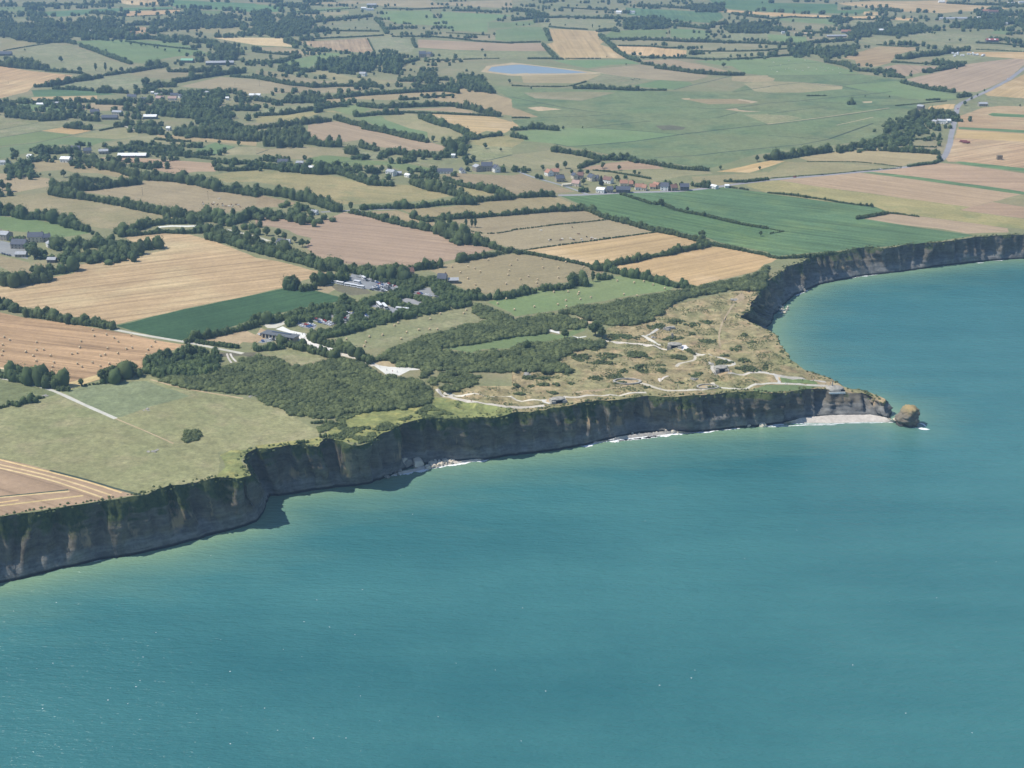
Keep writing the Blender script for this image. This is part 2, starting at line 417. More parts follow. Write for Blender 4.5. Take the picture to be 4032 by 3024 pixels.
def cliff_mat():
    m, nt, b = material("cliff_rock")
    geo = N(nt, "ShaderNodeNewGeometry"); pos = geo.outputs["Position"]
    sep = N(nt, "ShaderNodeSeparateXYZ"); nt.links.new(pos, sep.inputs[0]); z = sep.outputs[2]
    sn = N(nt, "ShaderNodeSeparateXYZ"); nt.links.new(geo.outputs["Normal"], sn.inputs[0])
    mp = N(nt, "ShaderNodeMapping"); nt.links.new(pos, mp.inputs[0]); mp.inputs["Scale"].default_value = (.25, .25, 2.2)
    strata = math_(nt, 'ADD', math_(nt, 'MULTIPLY', noise(nt, mp.outputs[0], .25, 5, .65), .45), math_(nt, 'MULTIPLY', noise(nt, pos, .16, 5, .7), .55))
    rock = mixc(nt, ramp(nt, strata, .35, .65), (.07, .062, .048), (.225, .198, .15))
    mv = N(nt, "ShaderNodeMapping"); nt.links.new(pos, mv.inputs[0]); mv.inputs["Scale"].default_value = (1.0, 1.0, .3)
    rock = mixc(nt, ramp(nt, noise(nt, mv.outputs[0], .06, 4, .6), .585, .66), rock, (.40, .29, .17))      # ochre patches: sunlit rock painted into the colour
    zz = math_(nt, 'ADD', z, math_(nt, 'MULTIPLY', math_(nt, 'SUBTRACT', noise(nt, pos, .07, 4, .6), .5), 14.0))
    rock = mixc(nt, ramp(nt, zz, 11.0, 7.0), rock, mixc(nt, ramp(nt, strata, .4, .6), (.095, .095, .09), (.235, .23, .21)))  # pale lower beds
    rock = mixc(nt, ramp(nt, z, 2.2, 1.2), rock, (.02, .022, .022))                          # weed on the foot
    veg = mixc(nt, ramp(nt, noise(nt, pos, .35, 4, .7), .3, .7), (.032, .05, .022), (.105, .125, .045))
    mg = N(nt, "ShaderNodeMapping"); nt.links.new(pos, mg.inputs[0]); mg.inputs["Scale"].default_value = (1, 1, .45)
    vf = math_(nt, 'ADD', math_(nt, 'MULTIPLY', noise(nt, mg.outputs[0], .06, 5, .65), 34.0), z)
    vf = math_(nt, 'ADD', vf, math_(nt, 'MULTIPLY', sn.outputs[2], 16.0))
    nt.links.new(mixc(nt, ramp(nt, vf, 41.5, 47.0), rock, veg), b.inputs["Base Color"])
    bp = N(nt, "ShaderNodeBump"); bp.inputs["Strength"].default_value = .7; bp.inputs["Distance"].default_value = 1.0
    nt.links.new(noise(nt, pos, .55, 5, .75), bp.inputs["Height"]); nt.links.new(bp.outputs[0], b.inputs["Normal"])
    b.inputs["Specular IOR Level"].default_value = .1
    return m
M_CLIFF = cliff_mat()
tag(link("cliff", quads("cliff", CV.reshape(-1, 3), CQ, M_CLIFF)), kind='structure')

# ------------------------------------------------------------------ sea: one sheet, fine near the shore
gx = np.r_[-14000, -8000, -4000, -2200, -1500, np.arange(-1000, 1300, 9.0), 1300, 1500, 1900, 2600, 4000, 8000, 14000]
gy = np.r_[-9000, -3000, -800, -200, 0, 100, np.arange(200, 1650, 9.0), 1650, 1750, 1900, 2200, 2600]
X, Y = np.meshgrid(gx, gy, indexing='ij'); SP2 = np.c_[X.ravel(), Y.ravel()]
wl = np.array(WATERLINE)
sdist = seg_dist(SP2, WATERLINE)
tint = np.exp(-sdist / 22.0) * .85 + np.exp(-sdist / 75.0) * .25
idx = np.arange(len(gx) * len(gy)).reshape(len(gx), len(gy))
SQ = np.stack([idx[:-1, :-1], idx[1:, :-1], idx[1:, 1:], idx[:-1, 1:]], -1).reshape(-1, 4)
tag(link("sea", quads("sea", np.c_[SP2, np.zeros(len(SP2))], SQ, M_SEA, tint)), kind='structure')

# ------------------------------------------------------------------ land use: kind | outline [| row direction]
FIELDS = [l.split('|') for l in """
wh|A1000,0 1390,0 1390,40 1150,45 1060,30
cr|A1480,0 2212,30 B0,35 250,60 B240,100 0,105 A2212,105 1900,85 1560,70 1480,45
cr|A240,110 600,90 1000,70 1490,60 1500,75 1000,100 780,120 500,145 330,120
wh|A1060,100 1550,85 1555,100 1430,120 1100,140
gr|A0,60 215,55 210,100 0,100
pa|A500,150 760,130 915,140 870,170 620,185 510,180
gr|A1680,90 1930,95 1920,130 1690,115
st|A1110,240 1230,230 1340,250 1300,285 1180,300 1120,280
pa|A1660,220 2020,235 2100,240 2050,300 1850,290 1680,270
gr|A370,235 500,240 560,270 420,275
pa|A0,330 330,370 180,405 30,440 0,435
me|A30,460 230,410 480,372 620,400 850,470 1000,540 1150,575 1100,600 900,635 860,640 640,620 430,600 580,545 400,490 200,440
gr|A560,360 900,345 1200,345 1530,365 1680,410 1800,465 1500,490 1400,510 1230,545 1150,540 1000,490 850,430 700,380
st|A0,570 250,610 630,650 560,690 290,735 240,790 0,850|A0,790 500,660
pa|A1110,640 1300,600 1680,625 1680,660 1500,690 1250,670
me|A510,740 760,690 1000,660 1260,680 1240,740 1100,780 900,760 700,750
cr|A270,780 480,770 760,785 1020,815 800,825 290,835
wh|A270,840 840,825 840,855 640,870 280,865
ta|A1560,745 1900,665 2212,685 B0,690 500,755 830,740 960,770 700,800 480,800 A2200,810 2000,810 1800,770
gr|A150,900 400,885 560,940 590,970 400,960 200,960
ta|A470,910 850,890 1110,920 1120,950 800,960 650,930
me|A0,1005 330,1030 340,1055 0,1120
me|A0,1125 430,1045 560,1030 960,1080 880,1110 840,1130 500,1095 360,1130 0,1190
wh|A360,1130 560,1095 800,1130 640,1160
gr|E0,90 350,40 620,68 480,105 0,165
gr|E0,180 500,105 640,80 1000,110 870,135 780,165 520,150 300,210 0,280
pa|E630,85 860,40 1080,5 1190,35 1190,80 1000,105
pa|E930,140 1190,85 1320,75 1600,140 1630,180 1400,165 1130,140 950,165
ta|E1340,65 1600,75 2212,120 2212,165 1900,130 1600,125 1440,110
gr|E1690,190 1860,135 1930,150 2030,170 1870,235 1720,230
pa|E1870,245 2040,175 2212,170 F100,190 0,240 E2212,240 2050,240
ta|E240,310 420,280 760,310 870,355 1200,425 1060,445 940,420 850,400 640,395 560,370 380,380 280,400
pk|E860,265 1020,260 1300,275 1840,310 1880,345 1860,385 1700,385 1520,410 1330,370 1200,330 1050,310 930,280
ta|E0,400 300,430 470,450 440,510 270,540 120,570 0,575
ta|E570,545 900,505 1230,470 1330,455 1750,510 2060,555 2212,580 F180,620 370,660 210,690 0,700 E1960,740 1880,760 1680,740 1400,680 1150,630 960,600 740,560
pa|E0,600 430,565 700,620 1000,670 1300,725 1600,785 1440,790 1300,810 1020,885 850,870 720,850 580,770 420,720 200,735 0,690
gr|E0,770 300,800 560,850 760,885 780,915 600,945 450,960 380,920 100,900 0,880
as|E0,980 90,1000 240,1070 240,1140 60,1110 0,1090
ta|E0,1110 250,1170 300,1244 I300,75 420,95 430,120 270,180 130,180 50,130 0,110
st|E1080,955 1400,920 1640,930 1850,985 2000,1040 2212,1130 J180,60 480,140 680,165 600,190 480,210 400,230 280,280 0,345 I1600,470 1000,610 960,590 840,560 660,545 400,480 180,455 90,440 0,395 0,280 140,245 400,210 640,165 640,100 860,60 1060,40 E1160,1115 1440,1065 1400,1020 1280,965 1190,1000 1130,985|I0,390 2212,130
dc|I1000,620 1600,475 2212,350 J280,290 480,310 720,370 720,410 500,450 350,480 0,555 I1900,660 1560,748 1300,700
bn|I0,505 210,550 640,610 1000,670 1300,735 1600,785 1500,830 1380,850 1260,870 1240,970 1190,1010 900,1040 880,1080 700,1130 600,1170 520,1140 500,1060 350,1020 150,980 0,985|I0,700 1400,860
sw|I600,1170 520,1140 560,1120 880,1035 900,1045 880,1075 700,1130|I560,1130 880,1050
gm|M0,5 440,80 480,110 480,130 340,140 280,175 80,200 0,225
me|I590,1175 880,1100 1050,1060 1300,1055 1370,1090 M1400,20 1800,95 2000,140 2212,170 N0,170 200,230 560,440 600,460 560,490 350,530 0,600 M2180,600 1880,610 1900,700 1880,830 1600,900 1480,910 1330,945 1240,985 1000,925 800,860 420,770 0,660 0,235 300,175 480,120 520,90
gm|M540,95 880,10 1270,0 1640,130 1300,220 1050,310 990,320 760,210
pk|M0,670 420,770 800,870 1160,985 850,1035 550,1085 0,1165|M0,720 900,990
yg|M1900,640 1990,600 2212,590 2120,640 2080,690 2150,780 2170,830 2050,860 1900,850 1850,860 1890,800 1950,740 1930,690
yg|N700,300 950,250 1330,225 1540,150 1700,170 2212,240 2212,330 1800,330 1400,330 1250,390 1000,540 700,520 560,480 700,380
yg|N1500,140 1700,165 2000,215 2212,230 2212,320 1900,310 1700,330 1500,300
yg|N0,560 360,510 440,510 560,480 600,560 400,560 0,620
ta|F0,585 180,620 370,660 210,690 0,690
pk|F0,780 220,775 500,810 620,790 760,735 960,770 1240,830 1420,880 1540,885 1600,940 1830,980 2100,1050 1960,1080 1780,1130 1640,1160 1450,1190 1370,1200 J1280,130 1180,100 820,90 640,50 F600,1140 480,1090 430,1030 480,960 350,930 280,890 130,860 0,850|F0,850 2000,1060
ta|F980,730 1220,720 1440,800 1550,830 1500,880 1380,830 1150,780
ta|F1250,710 1650,690 1900,660 2212,620 G0,612 380,600 600,695 300,715 0,750 F1850,775 1560,800 1400,780
ta|F1680,800 1900,775 2212,755 G0,755 590,705 820,795 420,850 0,895 F2000,920 1840,890
ta|F1820,890 1960,920 2212,900 G0,895 820,800 1280,895 800,965 300,1045 50,1060 F2050,1000 1880,940
wh|G120,1065 800,965 1290,900 1630,975 1560,1020 1100,1120 800,1200 700,1190 400,1120|G120,1065 1290,900
wh|G840,1200 1200,1120 1700,1035 1800,1040 2212,1110 H0,1105 85,1135 30,1170 K2180,90 2110,150 1740,235 1600,275 1480,250 1200,185 940,150 850,110|G840,1200 1700,1035
ta|J1440,115 1640,90 2212,0 K0,0 250,20 480,75 700,110 820,150 730,185 600,220 500,240 200,290 0,300 J2212,310 2000,345 1860,330 1700,260 1760,230 1660,200 1600,190|J1440,115 2212,0
gr|J2000,415 2212,365 K0,360 250,310 500,260 730,225 950,185 1150,225 1400,285 1350,315 1050,355 800,405 560,440 400,485 30,540 0,520 J2212,510 2100,460|J2000,415 2212,365
me|J630,710 1000,630 1300,555 1500,510 1850,450 2010,550 1800,600 1640,640 1450,690 1250,760 950,830 850,810 700,740|J630,710 1850,450
gr|J1600,810 1900,760 2212,715 K0,705 240,675 400,700 640,620 630,660 500,715 400,740 0,800 J2212,815 1950,825 1860,855 1700,825
me|J40,855 230,780 400,820 600,880 610,900 380,960 240,940 220,905
cr|G400,590 900,575 1440,560 1600,545 1830,520 2212,570 H0,575 500,645 930,690 1040,735 770,785 850,800 1600,910 1780,935 1500,985 1200,1015 950,1040 760,1050 560,1075 240,1100 80,1115 0,1095 G2212,1080 1800,1000 1700,960 1400,900 1100,840 850,785 650,690|G1200,600 H1700,930
cr|G420,595 900,580 1060,615 1300,690 1650,760 2212,870 H60,885 0,910 G2212,980 1800,960 1700,950 1400,890 1100,830 850,780 660,690
pk|H800,390 1180,345 1480,310 1620,320 2212,400 2212,570 1800,500 1200,420 900,390
pk|H90,460 400,430 790,395 1200,445 1700,510 2200,580 1940,645 1750,690 1600,680 1000,590 400,510|H400,510 1600,680
cr|H800,386 900,388 1200,420 1800,500 2212,560 2212,584 1800,527 1200,443 960,407
ol|H0,465 90,462 400,512 1000,592 1750,692 1660,720 2212,795 2212,880 2080,870 1800,835 1040,735 930,690 500,640 0,570 G2212,570 2000,500 2212,450|H0,520 1750,720
pk|H1660,718 1750,690 1940,648 2212,690 2212,790
pa|H1950,645 2212,580 2212,685
pk|H810,785 1040,740 1800,835 2070,875 2080,910 1720,920 1500,880 1200,850
ta|H270,265 600,210 930,185 1500,235 1440,290 1220,315 1160,340 700,300 350,295
pa|H0,400 150,300 340,305 600,310 1050,345 680,385 0,438 G1900,490 1740,510 1570,470 1550,430 2080,395 2212,385
wh|G1770,385 2212,295 H0,290 150,295 0,345 G2050,395
pk|G590,355 840,310 1000,295 1180,310 1320,360 960,370 740,380
pa|G560,385 900,380 1330,365 1680,380 1740,400 1480,420 1200,480 1060,450 800,440
pa|G0,240 340,200 720,280 560,355 480,360 280,360 0,355 F1980,295
ta|G0,420 80,400 200,450 550,560 400,570 0,580 F1800,480 1620,410 1750,400
ol|F1680,490 1850,510 2080,575 1900,600 1800,580
ol|E1770,425 2000,390 2212,378 F300,385 560,400 720,430 950,490 1300,500 1500,540 1690,595 1450,640 900,665 700,670 560,620 400,550 250,520 0,470 E1960,480|E1800,430 F1600,590
gr|F420,280 600,240 780,260 1000,290 1240,305 1520,360 1500,390 1360,390 1100,330 900,330 760,345 560,345 450,310
pa|F0,180 120,190 440,165 780,200 790,250 520,245 420,280 150,260 0,240
me|F1080,275 1200,245 1500,270 1800,280 1880,310 1500,335 1240,305
me|F900,215 1080,225 1060,285 780,260 900,245
me|F1820,170 1940,160 2212,170 2212,245 2000,290 1900,280 1830,230
pk|B450,1080 680,1045 1000,1110 1480,1220 F1650,170 1640,210 1400,205 1200,190 1060,170 900,110 760,130 600,120 480,100 450,50
pa|B1080,1005 1300,985 1380,990 1500,1050 1730,1130 1850,1185 F1830,100 1720,110 1560,140 1480,110 1100,20
gr|B860,1015 1080,1000 1130,1040 1330,1110 1480,1140 F1480,110 B1080,1100
wh|B1520,985 2060,1010 2212,1055 C0,1045 60,1085 0,1110 B2150,1150 1990,1130 1900,1165 1850,1150 1700,1070 1560,1010
ol|F1800,140 1900,100 2140,75 2212,70 G0,40 100,70 130,105 0,180 F2212,175 1940,160
gr|B660,945 850,905 1000,945 860,1000 760,980
ol|B0,1010 320,980 660,955 770,980 600,965 340,1040 0,1060
ta|B530,865 700,840 1200,800 1640,785 1710,805 1460,830 1150,865 850,855 740,880 560,895
ta|B1500,860 1750,770 1830,765 2000,790 2212,860 C0,930 150,980 230,1012 0,1012 B2212,1000 2100,985 1900,920 1760,895
me|B0,940 300,915 600,895 560,920 320,960 0,985
ta|B1260,945 1700,925 1860,960 1880,980 1500,955
pa|B450,620 600,615 900,680 1200,715 1100,725 900,700 700,720 600,660
pa|B0,605 200,620 460,680 680,710 460,735 300,700 0,640
sw|B-380,325 0,325 240,330 270,380 340,405 200,400 0,390|B120,330 170,395
ta|B0,410 200,405 360,425 560,450 440,480 300,460 0,430
gr|B160,550 400,500 600,460 780,455 500,560 450,590
st|B380,360 960,330 1010,440 970,460 740,440 500,410
me|B980,330 1160,322 1350,340 1370,410 1340,450 1040,455
pk|B1400,340 2212,378 C0,375 250,372 300,440 0,440 B1700,430 1400,410
me|B1390,425 1700,432 C300,445 350,500 150,500 0,510 B1960,505 1500,510 1520,490
gr|B1060,95 1500,90 1580,165 1570,220 1220,205 1080,150
gr|B1600,100 2212,130 C0,130 B2000,190 2000,280 1700,265 1580,220
me|B560,230 800,190 1020,160 1080,210 1060,260 820,250
me|B380,330 900,275 1150,290 1300,320 900,320 420,350
gr|B330,95 800,55 800,80 360,115
pa|B400,130 800,90 800,120 500,155
ta|B280,30 1100,0 1500,0 1640,60 1500,70 1100,50 960,30 500,40 400,60
ta|B1600,20 2212,0 2212,70 1900,60 1680,45
gr|B2010,190 2212,195 C0,190 200,180 200,210 C0,235 B2010,245
gr|B2070,260 2212,245 C0,235 250,235 330,360 240,345 0,355 B2070,345
wh|C320,245 740,270 750,340 800,350 760,385 850,410 990,505 760,500 500,515 430,500 300,380 360,365|C340,250 480,500
me|C230,155 560,160 980,185 960,230 900,250 740,250 500,230 260,235
wh|C900,395 1200,405 1510,435 1500,495 1350,485 1100,480 1000,465 940,450
gr|C800,310 860,270 1100,255 1340,260 1330,320 1100,320 830,330
gr|C1370,320 1370,245 1700,265 1720,340 1600,340
pa|C870,345 1300,355 1700,370 2212,385 2212,420 1900,430 1600,435 1480,400 1200,385 920,385
me|C1600,450 2212,440 2212,480 1900,490 1610,490
me|C1820,275 2212,290 D330,320 340,365 D0,350 C1840,345
cr|C980,65 1250,80 1800,110 1830,150 1750,200 1600,190 1400,180 1250,150 1000,130
cr|C1700,0 2212,0 D0,25 600,35 600,90 900,80 800,120 0,105 C2212,100 1900,80 1800,60
wh|C1720,95 1800,80 2212,110 D0,105 600,140 900,140 1300,160 1290,180 900,165 600,150 0,140 C2212,130 1900,110
ta|C1100,520 1400,515 1650,560 1890,620 1750,625 1500,590 1250,550
gr|C1560,525 2212,505 D200,485 460,535 800,635 600,645 0,655 C2020,635 1900,570 1780,560
gr|C350,520 1000,515 1110,550 850,560 650,590 500,560
ta|C660,600 950,575 1120,560 1650,640 1700,660 1560,700 1200,690 800,640
ta|C80,650 780,640 640,700 520,720 100,715
me|C640,700 800,645 1250,690 1030,740 740,730
ma|B2030,740 2100,740 C0,750 500,765 1400,790 1900,790 2212,640 D0,655 800,640 1150,690 1650,810 1640,860 1300,890 1260,1000 1180,1090 H1100,20 900,100 560,160 300,180 0,225 G2100,240 1700,360 1200,290 800,230 500,170 340,140 100,110 C100,1120 0,1040 230,1010 0,920 B2212,860 2100,800
gr|C1040,740 1280,690 1540,710 1560,730 1400,775 1150,755
gr|G110,120 40,40 350,10 700,10 1490,60 1050,125 500,170 340,140
gr|D620,740 1100,700 1640,830 1640,850 1250,860 960,800
ta|C1900,660 2212,650 D0,660 60,680 D0,740 C2212,720 1900,700
pa|C2000,720 D0,700 300,710 640,740 640,770 300,800 0,800 C2100,790
pa|C100,800 640,790 900,800 600,870 200,850
me|C2000,990 2212,985 D0,990 200,1000 300,1020 0,1075
ta|C1460,855 1960,855 2130,880 2060,895 1700,900 1500,860
sa|C1460,850 1540,848 1530,860 1490,862
sa|C1960,855 2130,880 2060,892 2050,880 1950,865
sa|C130,930 250,920 430,945 230,960
sa|C1840,945 1940,935 1960,950 2150,965 2000,965
sa|D810,878 900,875 900,886 830,888
wd|C1240,1085 1380,1080 1500,1100 1480,1120 1300,1125
wh|D600,25 900,10 1240,10 1550,0 1550,30 2000,60 2100,75 1900,90 1640,100 1500,115 1300,100 1160,100 1000,60 900,70 650,40
wh|D830,100 980,105 970,135 820,125
gr|D50,155 610,165 600,210 350,200 100,175
pa|D30,190 350,210 620,230 580,270 400,250 170,260
me|D700,180 860,170 870,215 680,210
me|D980,185 1570,200 1500,220 1200,210 1000,220
gr|D0,295 330,320 340,365 240,370 0,350
me|D760,350 850,310 1150,320 1560,370 2212,415 2212,440 1800,440 1500,400 1200,390 940,380
me|D1170,280 1430,285 1500,280 2030,320 1900,350 1700,370 1500,360 1250,330
gr|D1930,290 1990,240 2100,235 2080,300
st|D640,500 850,430 960,400 1290,410 1290,430 1110,470 1090,500 1060,540 930,575 780,575 750,520|D640,500 1290,420
pk|D1190,685 1400,640 1700,560 1900,530 2130,505 2212,510 2212,560 2080,680 1900,760 1800,795 1620,790 1400,750|D1400,740 2130,520
pk|D1000,580 1120,555 1470,575 1460,600 1300,630 1180,660 1080,635
wh|D1700,450 2212,450 2212,510 1900,490
me|D1420,500 1700,460 1900,490 1700,550 1500,520
wh|D1870,810 2212,640 2212,850 1900,830|D1870,810 2212,640
me|D1860,825 2212,850 2212,915 1950,900 1700,985 1680,940 1880,860
st|D1660,1000 1860,930 2000,915 2212,920 2212,1244 1590,1244 1640,1100|D1700,980 2212,1010
cr|D1900,990 1940,975 2212,990 2212,1015 1950,1005
cr|D1645,1097 2212,1125 2212,1150 1650,1115
wh|H1640,25 2212,60 2212,125 1620,95
st|H1620,97 2212,128 2212,380 1620,300 1560,300 1540,280|H1620,290 2212,190
cr|H1615,300 1660,298 2212,355 2212,385 1700,325
wh|D1400,920 1540,900 1620,900 1600,940 1440,950 1360,980
sa|J980,935 1130,925 1200,945 1240,970 1150,978 1050,960
cn|J1000,952 1150,975 1330,980 1440,1000 1330,1005 1240,1050 1130,1045 1080,1010
cn|J170,650 230,625 300,660 440,690 440,710 380,720 350,720 280,680
as|J0,700 60,720 180,745 60,770 0,760 I2200,750 2150,720
pt|J60,610 150,600 250,570 290,590 170,640 100,640
as|J680,230 820,190 830,155 890,160 900,200 980,220 1100,250 1250,290 1100,330 950,300 800,270 700,245
sa|J520,280 650,260 700,300 620,340 540,320
wd|J640,270 760,265 950,300 1000,340 830,360 700,320
as|J970,450 1080,430 1180,460 1240,470 1230,510 1190,520 1150,480 1080,470
as|J1230,390 1320,380 1450,420 1400,440 1290,420
as|J1350,330 1480,290 1530,290 1520,330 1600,375 1480,360 1360,345
as|J340,585 440,600 530,615 500,650 380,630
as|J470,555 560,565 700,595 640,625 500,580
as|J755,535 815,535 815,595 755,595
as|J780,495 865,505 860,522 785,515
as|J925,528 1005,540 990,556 930,545
as|J640,525 695,530 685,550 640,545
sa|I1690,745 1880,710 2100,650 2212,700 J40,640 170,690 0,770 I2100,760 2040,800 1900,780
wd|I1900,890 2100,880 2212,900 J0,840 I2212,850 1880,850
sa|K550,535 640,570 760,605 660,612
cn|K310,648 410,670 410,690 300,662
cn|K510,705 575,718 645,708 640,716 570,728
sa|K1030,610 1090,596 1085,606 1040,618
cn|K1440,790 1500,785 1530,820 1470,835 1420,820
gr|O2080,512 2212,472 Q0,475 440,487 340,512 0,538 O2100,527
gr|Q100,400 300,425 420,450 430,470 120,455
sa|Q380,430 480,440 560,445 620,470 640,490 630,505 560,510 480,490 430,460
sa|O270,610 330,590 450,590 440,600 380,640 300,635
sa|K1890,390 1990,330 2020,380 1960,420
sa|K1860,1000 1900,1010 1900,1035 1800,1045 1740,1030 1760,1010
sa|O950,430 1080,440 1060,465 900,460
sa|O1620,470 1740,480 1740,500 1620,505
sa|B1945,620 1990,570 2212,540 C0,540 100,550 790,632 660,642 0,655 B2000,628
wa|B2005,612 2035,578 2212,560 C0,560 80,557 300,580 655,626 500,634 150,635 130,632 0,638 B2130,630 2050,620
ta|B1600,-120 2212,-60 C300,-40 600,-100 B1800,-220
gr|A200,-200 1200,-150 1500,-40 400,-40
wh|D200,-160 1600,-120 1700,-40 300,-60
""".strip().splitlines() if l.strip() and l[0] != '/']
LINES = [l.split('|') for l in """
as|8|D2400,470 2212,590 2080,690 1900,785 1700,875 1640,910 1620,1000 1600,1100 1575,1200 H1580,120 1545,220 1510,278 1470,308 1180,348 800,388 400,424 0,458 G1900,498 1700,528 1440,557 1050,563 700,582 560,588 400,590
as|4|G30,370 90,400 200,440 300,465 420,500 560,545 620,575 660,582
as|4|F0,790 60,775 200,765 E2212,790
as|5|F560,735 750,725 950,712 1220,708
cn|7|E1370,865 1480,852 1600,860 1700,855 1830,840
pt|5|E1950,885 2212,945 F0,950 110,985
pt|3|A1080,1090 1130,1110 1200,1130
pt|4|I500,565 620,585 900,635 1200,695 1560,755 1700,775 1840,812 1930,825 2100,860
pt|3|I1560,755 1620,745 1680,740
pt|3|I0,985 100,1000
pt|3.2|I0,1070 100,1090 300,1135 440,1165 480,1190 500,1200 M530,110 650,170 830,250 1000,325
sa|1.2|M1000,325 1300,450 1500,540
sa|2|I1300,1085 1340,1080 M1400,20 1640,75 1830,105 2100,150
cn|10|J370,720 480,770 600,810 720,860
pt|6|J720,860 850,890 990,940 1030,965
pt|1.5|I1960,860 1970,900 2000,940
pt|1.5|I1990,860 2000,890 2040,930
pt|3.5|N1540,60 1600,115 1700,155 1850,185 2000,210 2200,225 O0,672 150,665 280,650
pt|2.6|N1620,95 1800,115 2000,120 2100,128 2212,140 O0,575 60,590 200,605 300,605
pt|2.6|O280,600 260,615 330,635
pt|3|O440,600 470,552 450,590 600,575 750,545 950,545 1160,538
sa|2|O520,540 700,525 850,510 950,490 1050,460
pt|3|O1090,455 1170,470 1260,505 1340,520 1480,520 1600,520 1720,505 1760,480 1730,455
pt|3|O1760,495 1900,505 1990,515 2050,480 2130,465 2212,460 Q0,463 100,460 250,468 430,480 520,480
pt|3|O790,90 900,105 1100,122 1280,145 1350,155
pt|2.4|K1120,705 1200,740 1280,790
pt|2.4|K1160,710 1260,655
pt|3.2|K1340,805 1480,830 1580,840 1640,850 1700,880 1830,905 1900,925 1940,950 1880,970 1830,965
pt|2.4|K1620,850 1560,885 1610,910 1520,930 1440,940 1420,975
pt|2|K1700,925 1760,940 1750,955 1720,960
pt|3|K1730,970 1730,1020 1800,1048 1880,1048 1910,1027 2000,1030 2150,1022 2212,1030 L0,1035 50,1050 150,1065 350,1085 500,1105
pt|2.4|Q40,380 80,400 100,440 95,460
pt|2|K1270,1075 1290,1100 1290,1080 1350,1060
sa|1.6|K1800,800 1780,700 1830,560 1920,430
dt|2.5|D0,985 250,950 500,920
sa|3|D0,1072 500,1010 1050,932
dt|3|D0,1080 500,1018 1050,940
dt|3|C1400,775 1560,735 1700,705 1880,660
dt|4|D530,1200 700,1140 910,1065
dt|3|D0,1170 250,1185 440,1200
dt|3|C0,840 250,890 450,930 700,965 880,985 600,1005 240,1015
dt|3|C640,1105 900,1075 1200,1045
dt|3|C720,1105 1100,1130 1480,1165
dt|4|G360,145 500,170 1050,125 1490,60 2000,0 C2212,1075
dt|3|D0,575 200,550 480,535
dt|3|D0,655 400,650 830,640
dt|3|D0,810 300,820 560,830
dt|4|D0,890 300,870 480,850 630,835 1000,800 1070,790
dt|3|D320,880 500,885 700,895 900,905 1120,915 1300,900 1530,870
dt|3|C1900,795 2100,765 2212,750 D0,745 300,710
dt|3|D300,710 500,740 640,740 700,760 850,790
dt|3|C1600,930 1700,940 1900,935 2212,890
dt|3|C1780,1015 1950,970
dt|3|D560,745 800,720 850,710
dt|3|H530,105 300,150 0,180
dt|3|G1230,265 1600,245 1900,210 2212,180
dt|3|D650,835 1000,850 1300,860
sa|2|D590,1082 760,1045 910,1012
pt|4|D1150,1100 1190,1065 1230,1055 1320,1055
dt|2|E0,165 300,140 600,75 850,20 1000,0
dt|2|A0,1120 330,1058
dt|2|A0,1190 360,1132
dt|2|E1870,235 2030,172
dt|2|F450,320 900,290 1100,275
dt|2|F0,235 110,195
dt|3|F1800,300 2000,290 2212,240
sw|1.6|M0,680 420,785 800,880 1050,965
sw|1.6|M0,722 420,815 800,930 960,987
sw|1.6|M0,752 400,840 880,1005
sw|1.8|M0,1005 300,980 600,953
sw|1.8|M0,1078 360,1035 720,990
sw|1.6|M0,1050 160,1028
dt|1.5|M0,998 300,970 590,940
dt|2|M430,772 800,868 1000,930 1220,985
sw|2.5|I0,985 100,995
""".strip().splitlines() if l.strip()]
regions = []                                  # kind, outline on the ground, row direction
MOOR = g2("N1520,40 J2212,1150 K0,1015 420,960 450,830 800,780 820,640 1000,600 1250,530 1330,450 1800,350 2030,300 2400,200 Q1400,0 1600,900 O2000,800 0,900 N2000,500 1900,330 1500,180")
regions.append(('mo', [p[:2] for p in MOOR], None))
for f in FIELDS:
    k = f[0].strip(); poly = [p[:2] for p in g3(f[1], True)]
    rd = None
    if len(f) > 2 and f[2].strip():
        a, b = g2(f[2]); rd = b[:2] - a[:2]
    regions.append((k, poly, rd))
for k, w, path in LINES:
    w = float(w) / 2
    L = np.array([p[:2] for p in g3(path, False)])
    d = np.r_[0, np.cumsum(np.hypot(*np.diff(L, axis=0).T))]
    q = np.linspace(0, d[-1], max(len(L) * 2, int(d[-1] / 14) + 2))
    # rounded corners: sample, then smooth
    S = np.c_[np.interp(q, d, L[:, 0]), np.interp(q, d, L[:, 1])]
    if k.strip() != 'dt' and len(S) > 4:
        for _ in range(2): S[1:-1] = .25 * S[:-2] + .5 * S[1:-1] + .25 * S[2:]
    t = np.gradient(S, axis=0); t /= np.maximum(np.linalg.norm(t, axis=1), 1e-6)[:, None]; n = np.c_[-t[:, 1], t[:, 0]]
    ww = w * (1 + .18 * np.array([fbm(s / 9.0, w, 3.0) for s in q]))[:, None]
    regions.append((k.strip(), list(S + n * ww) + list((S - n * ww)[::-1]), None))
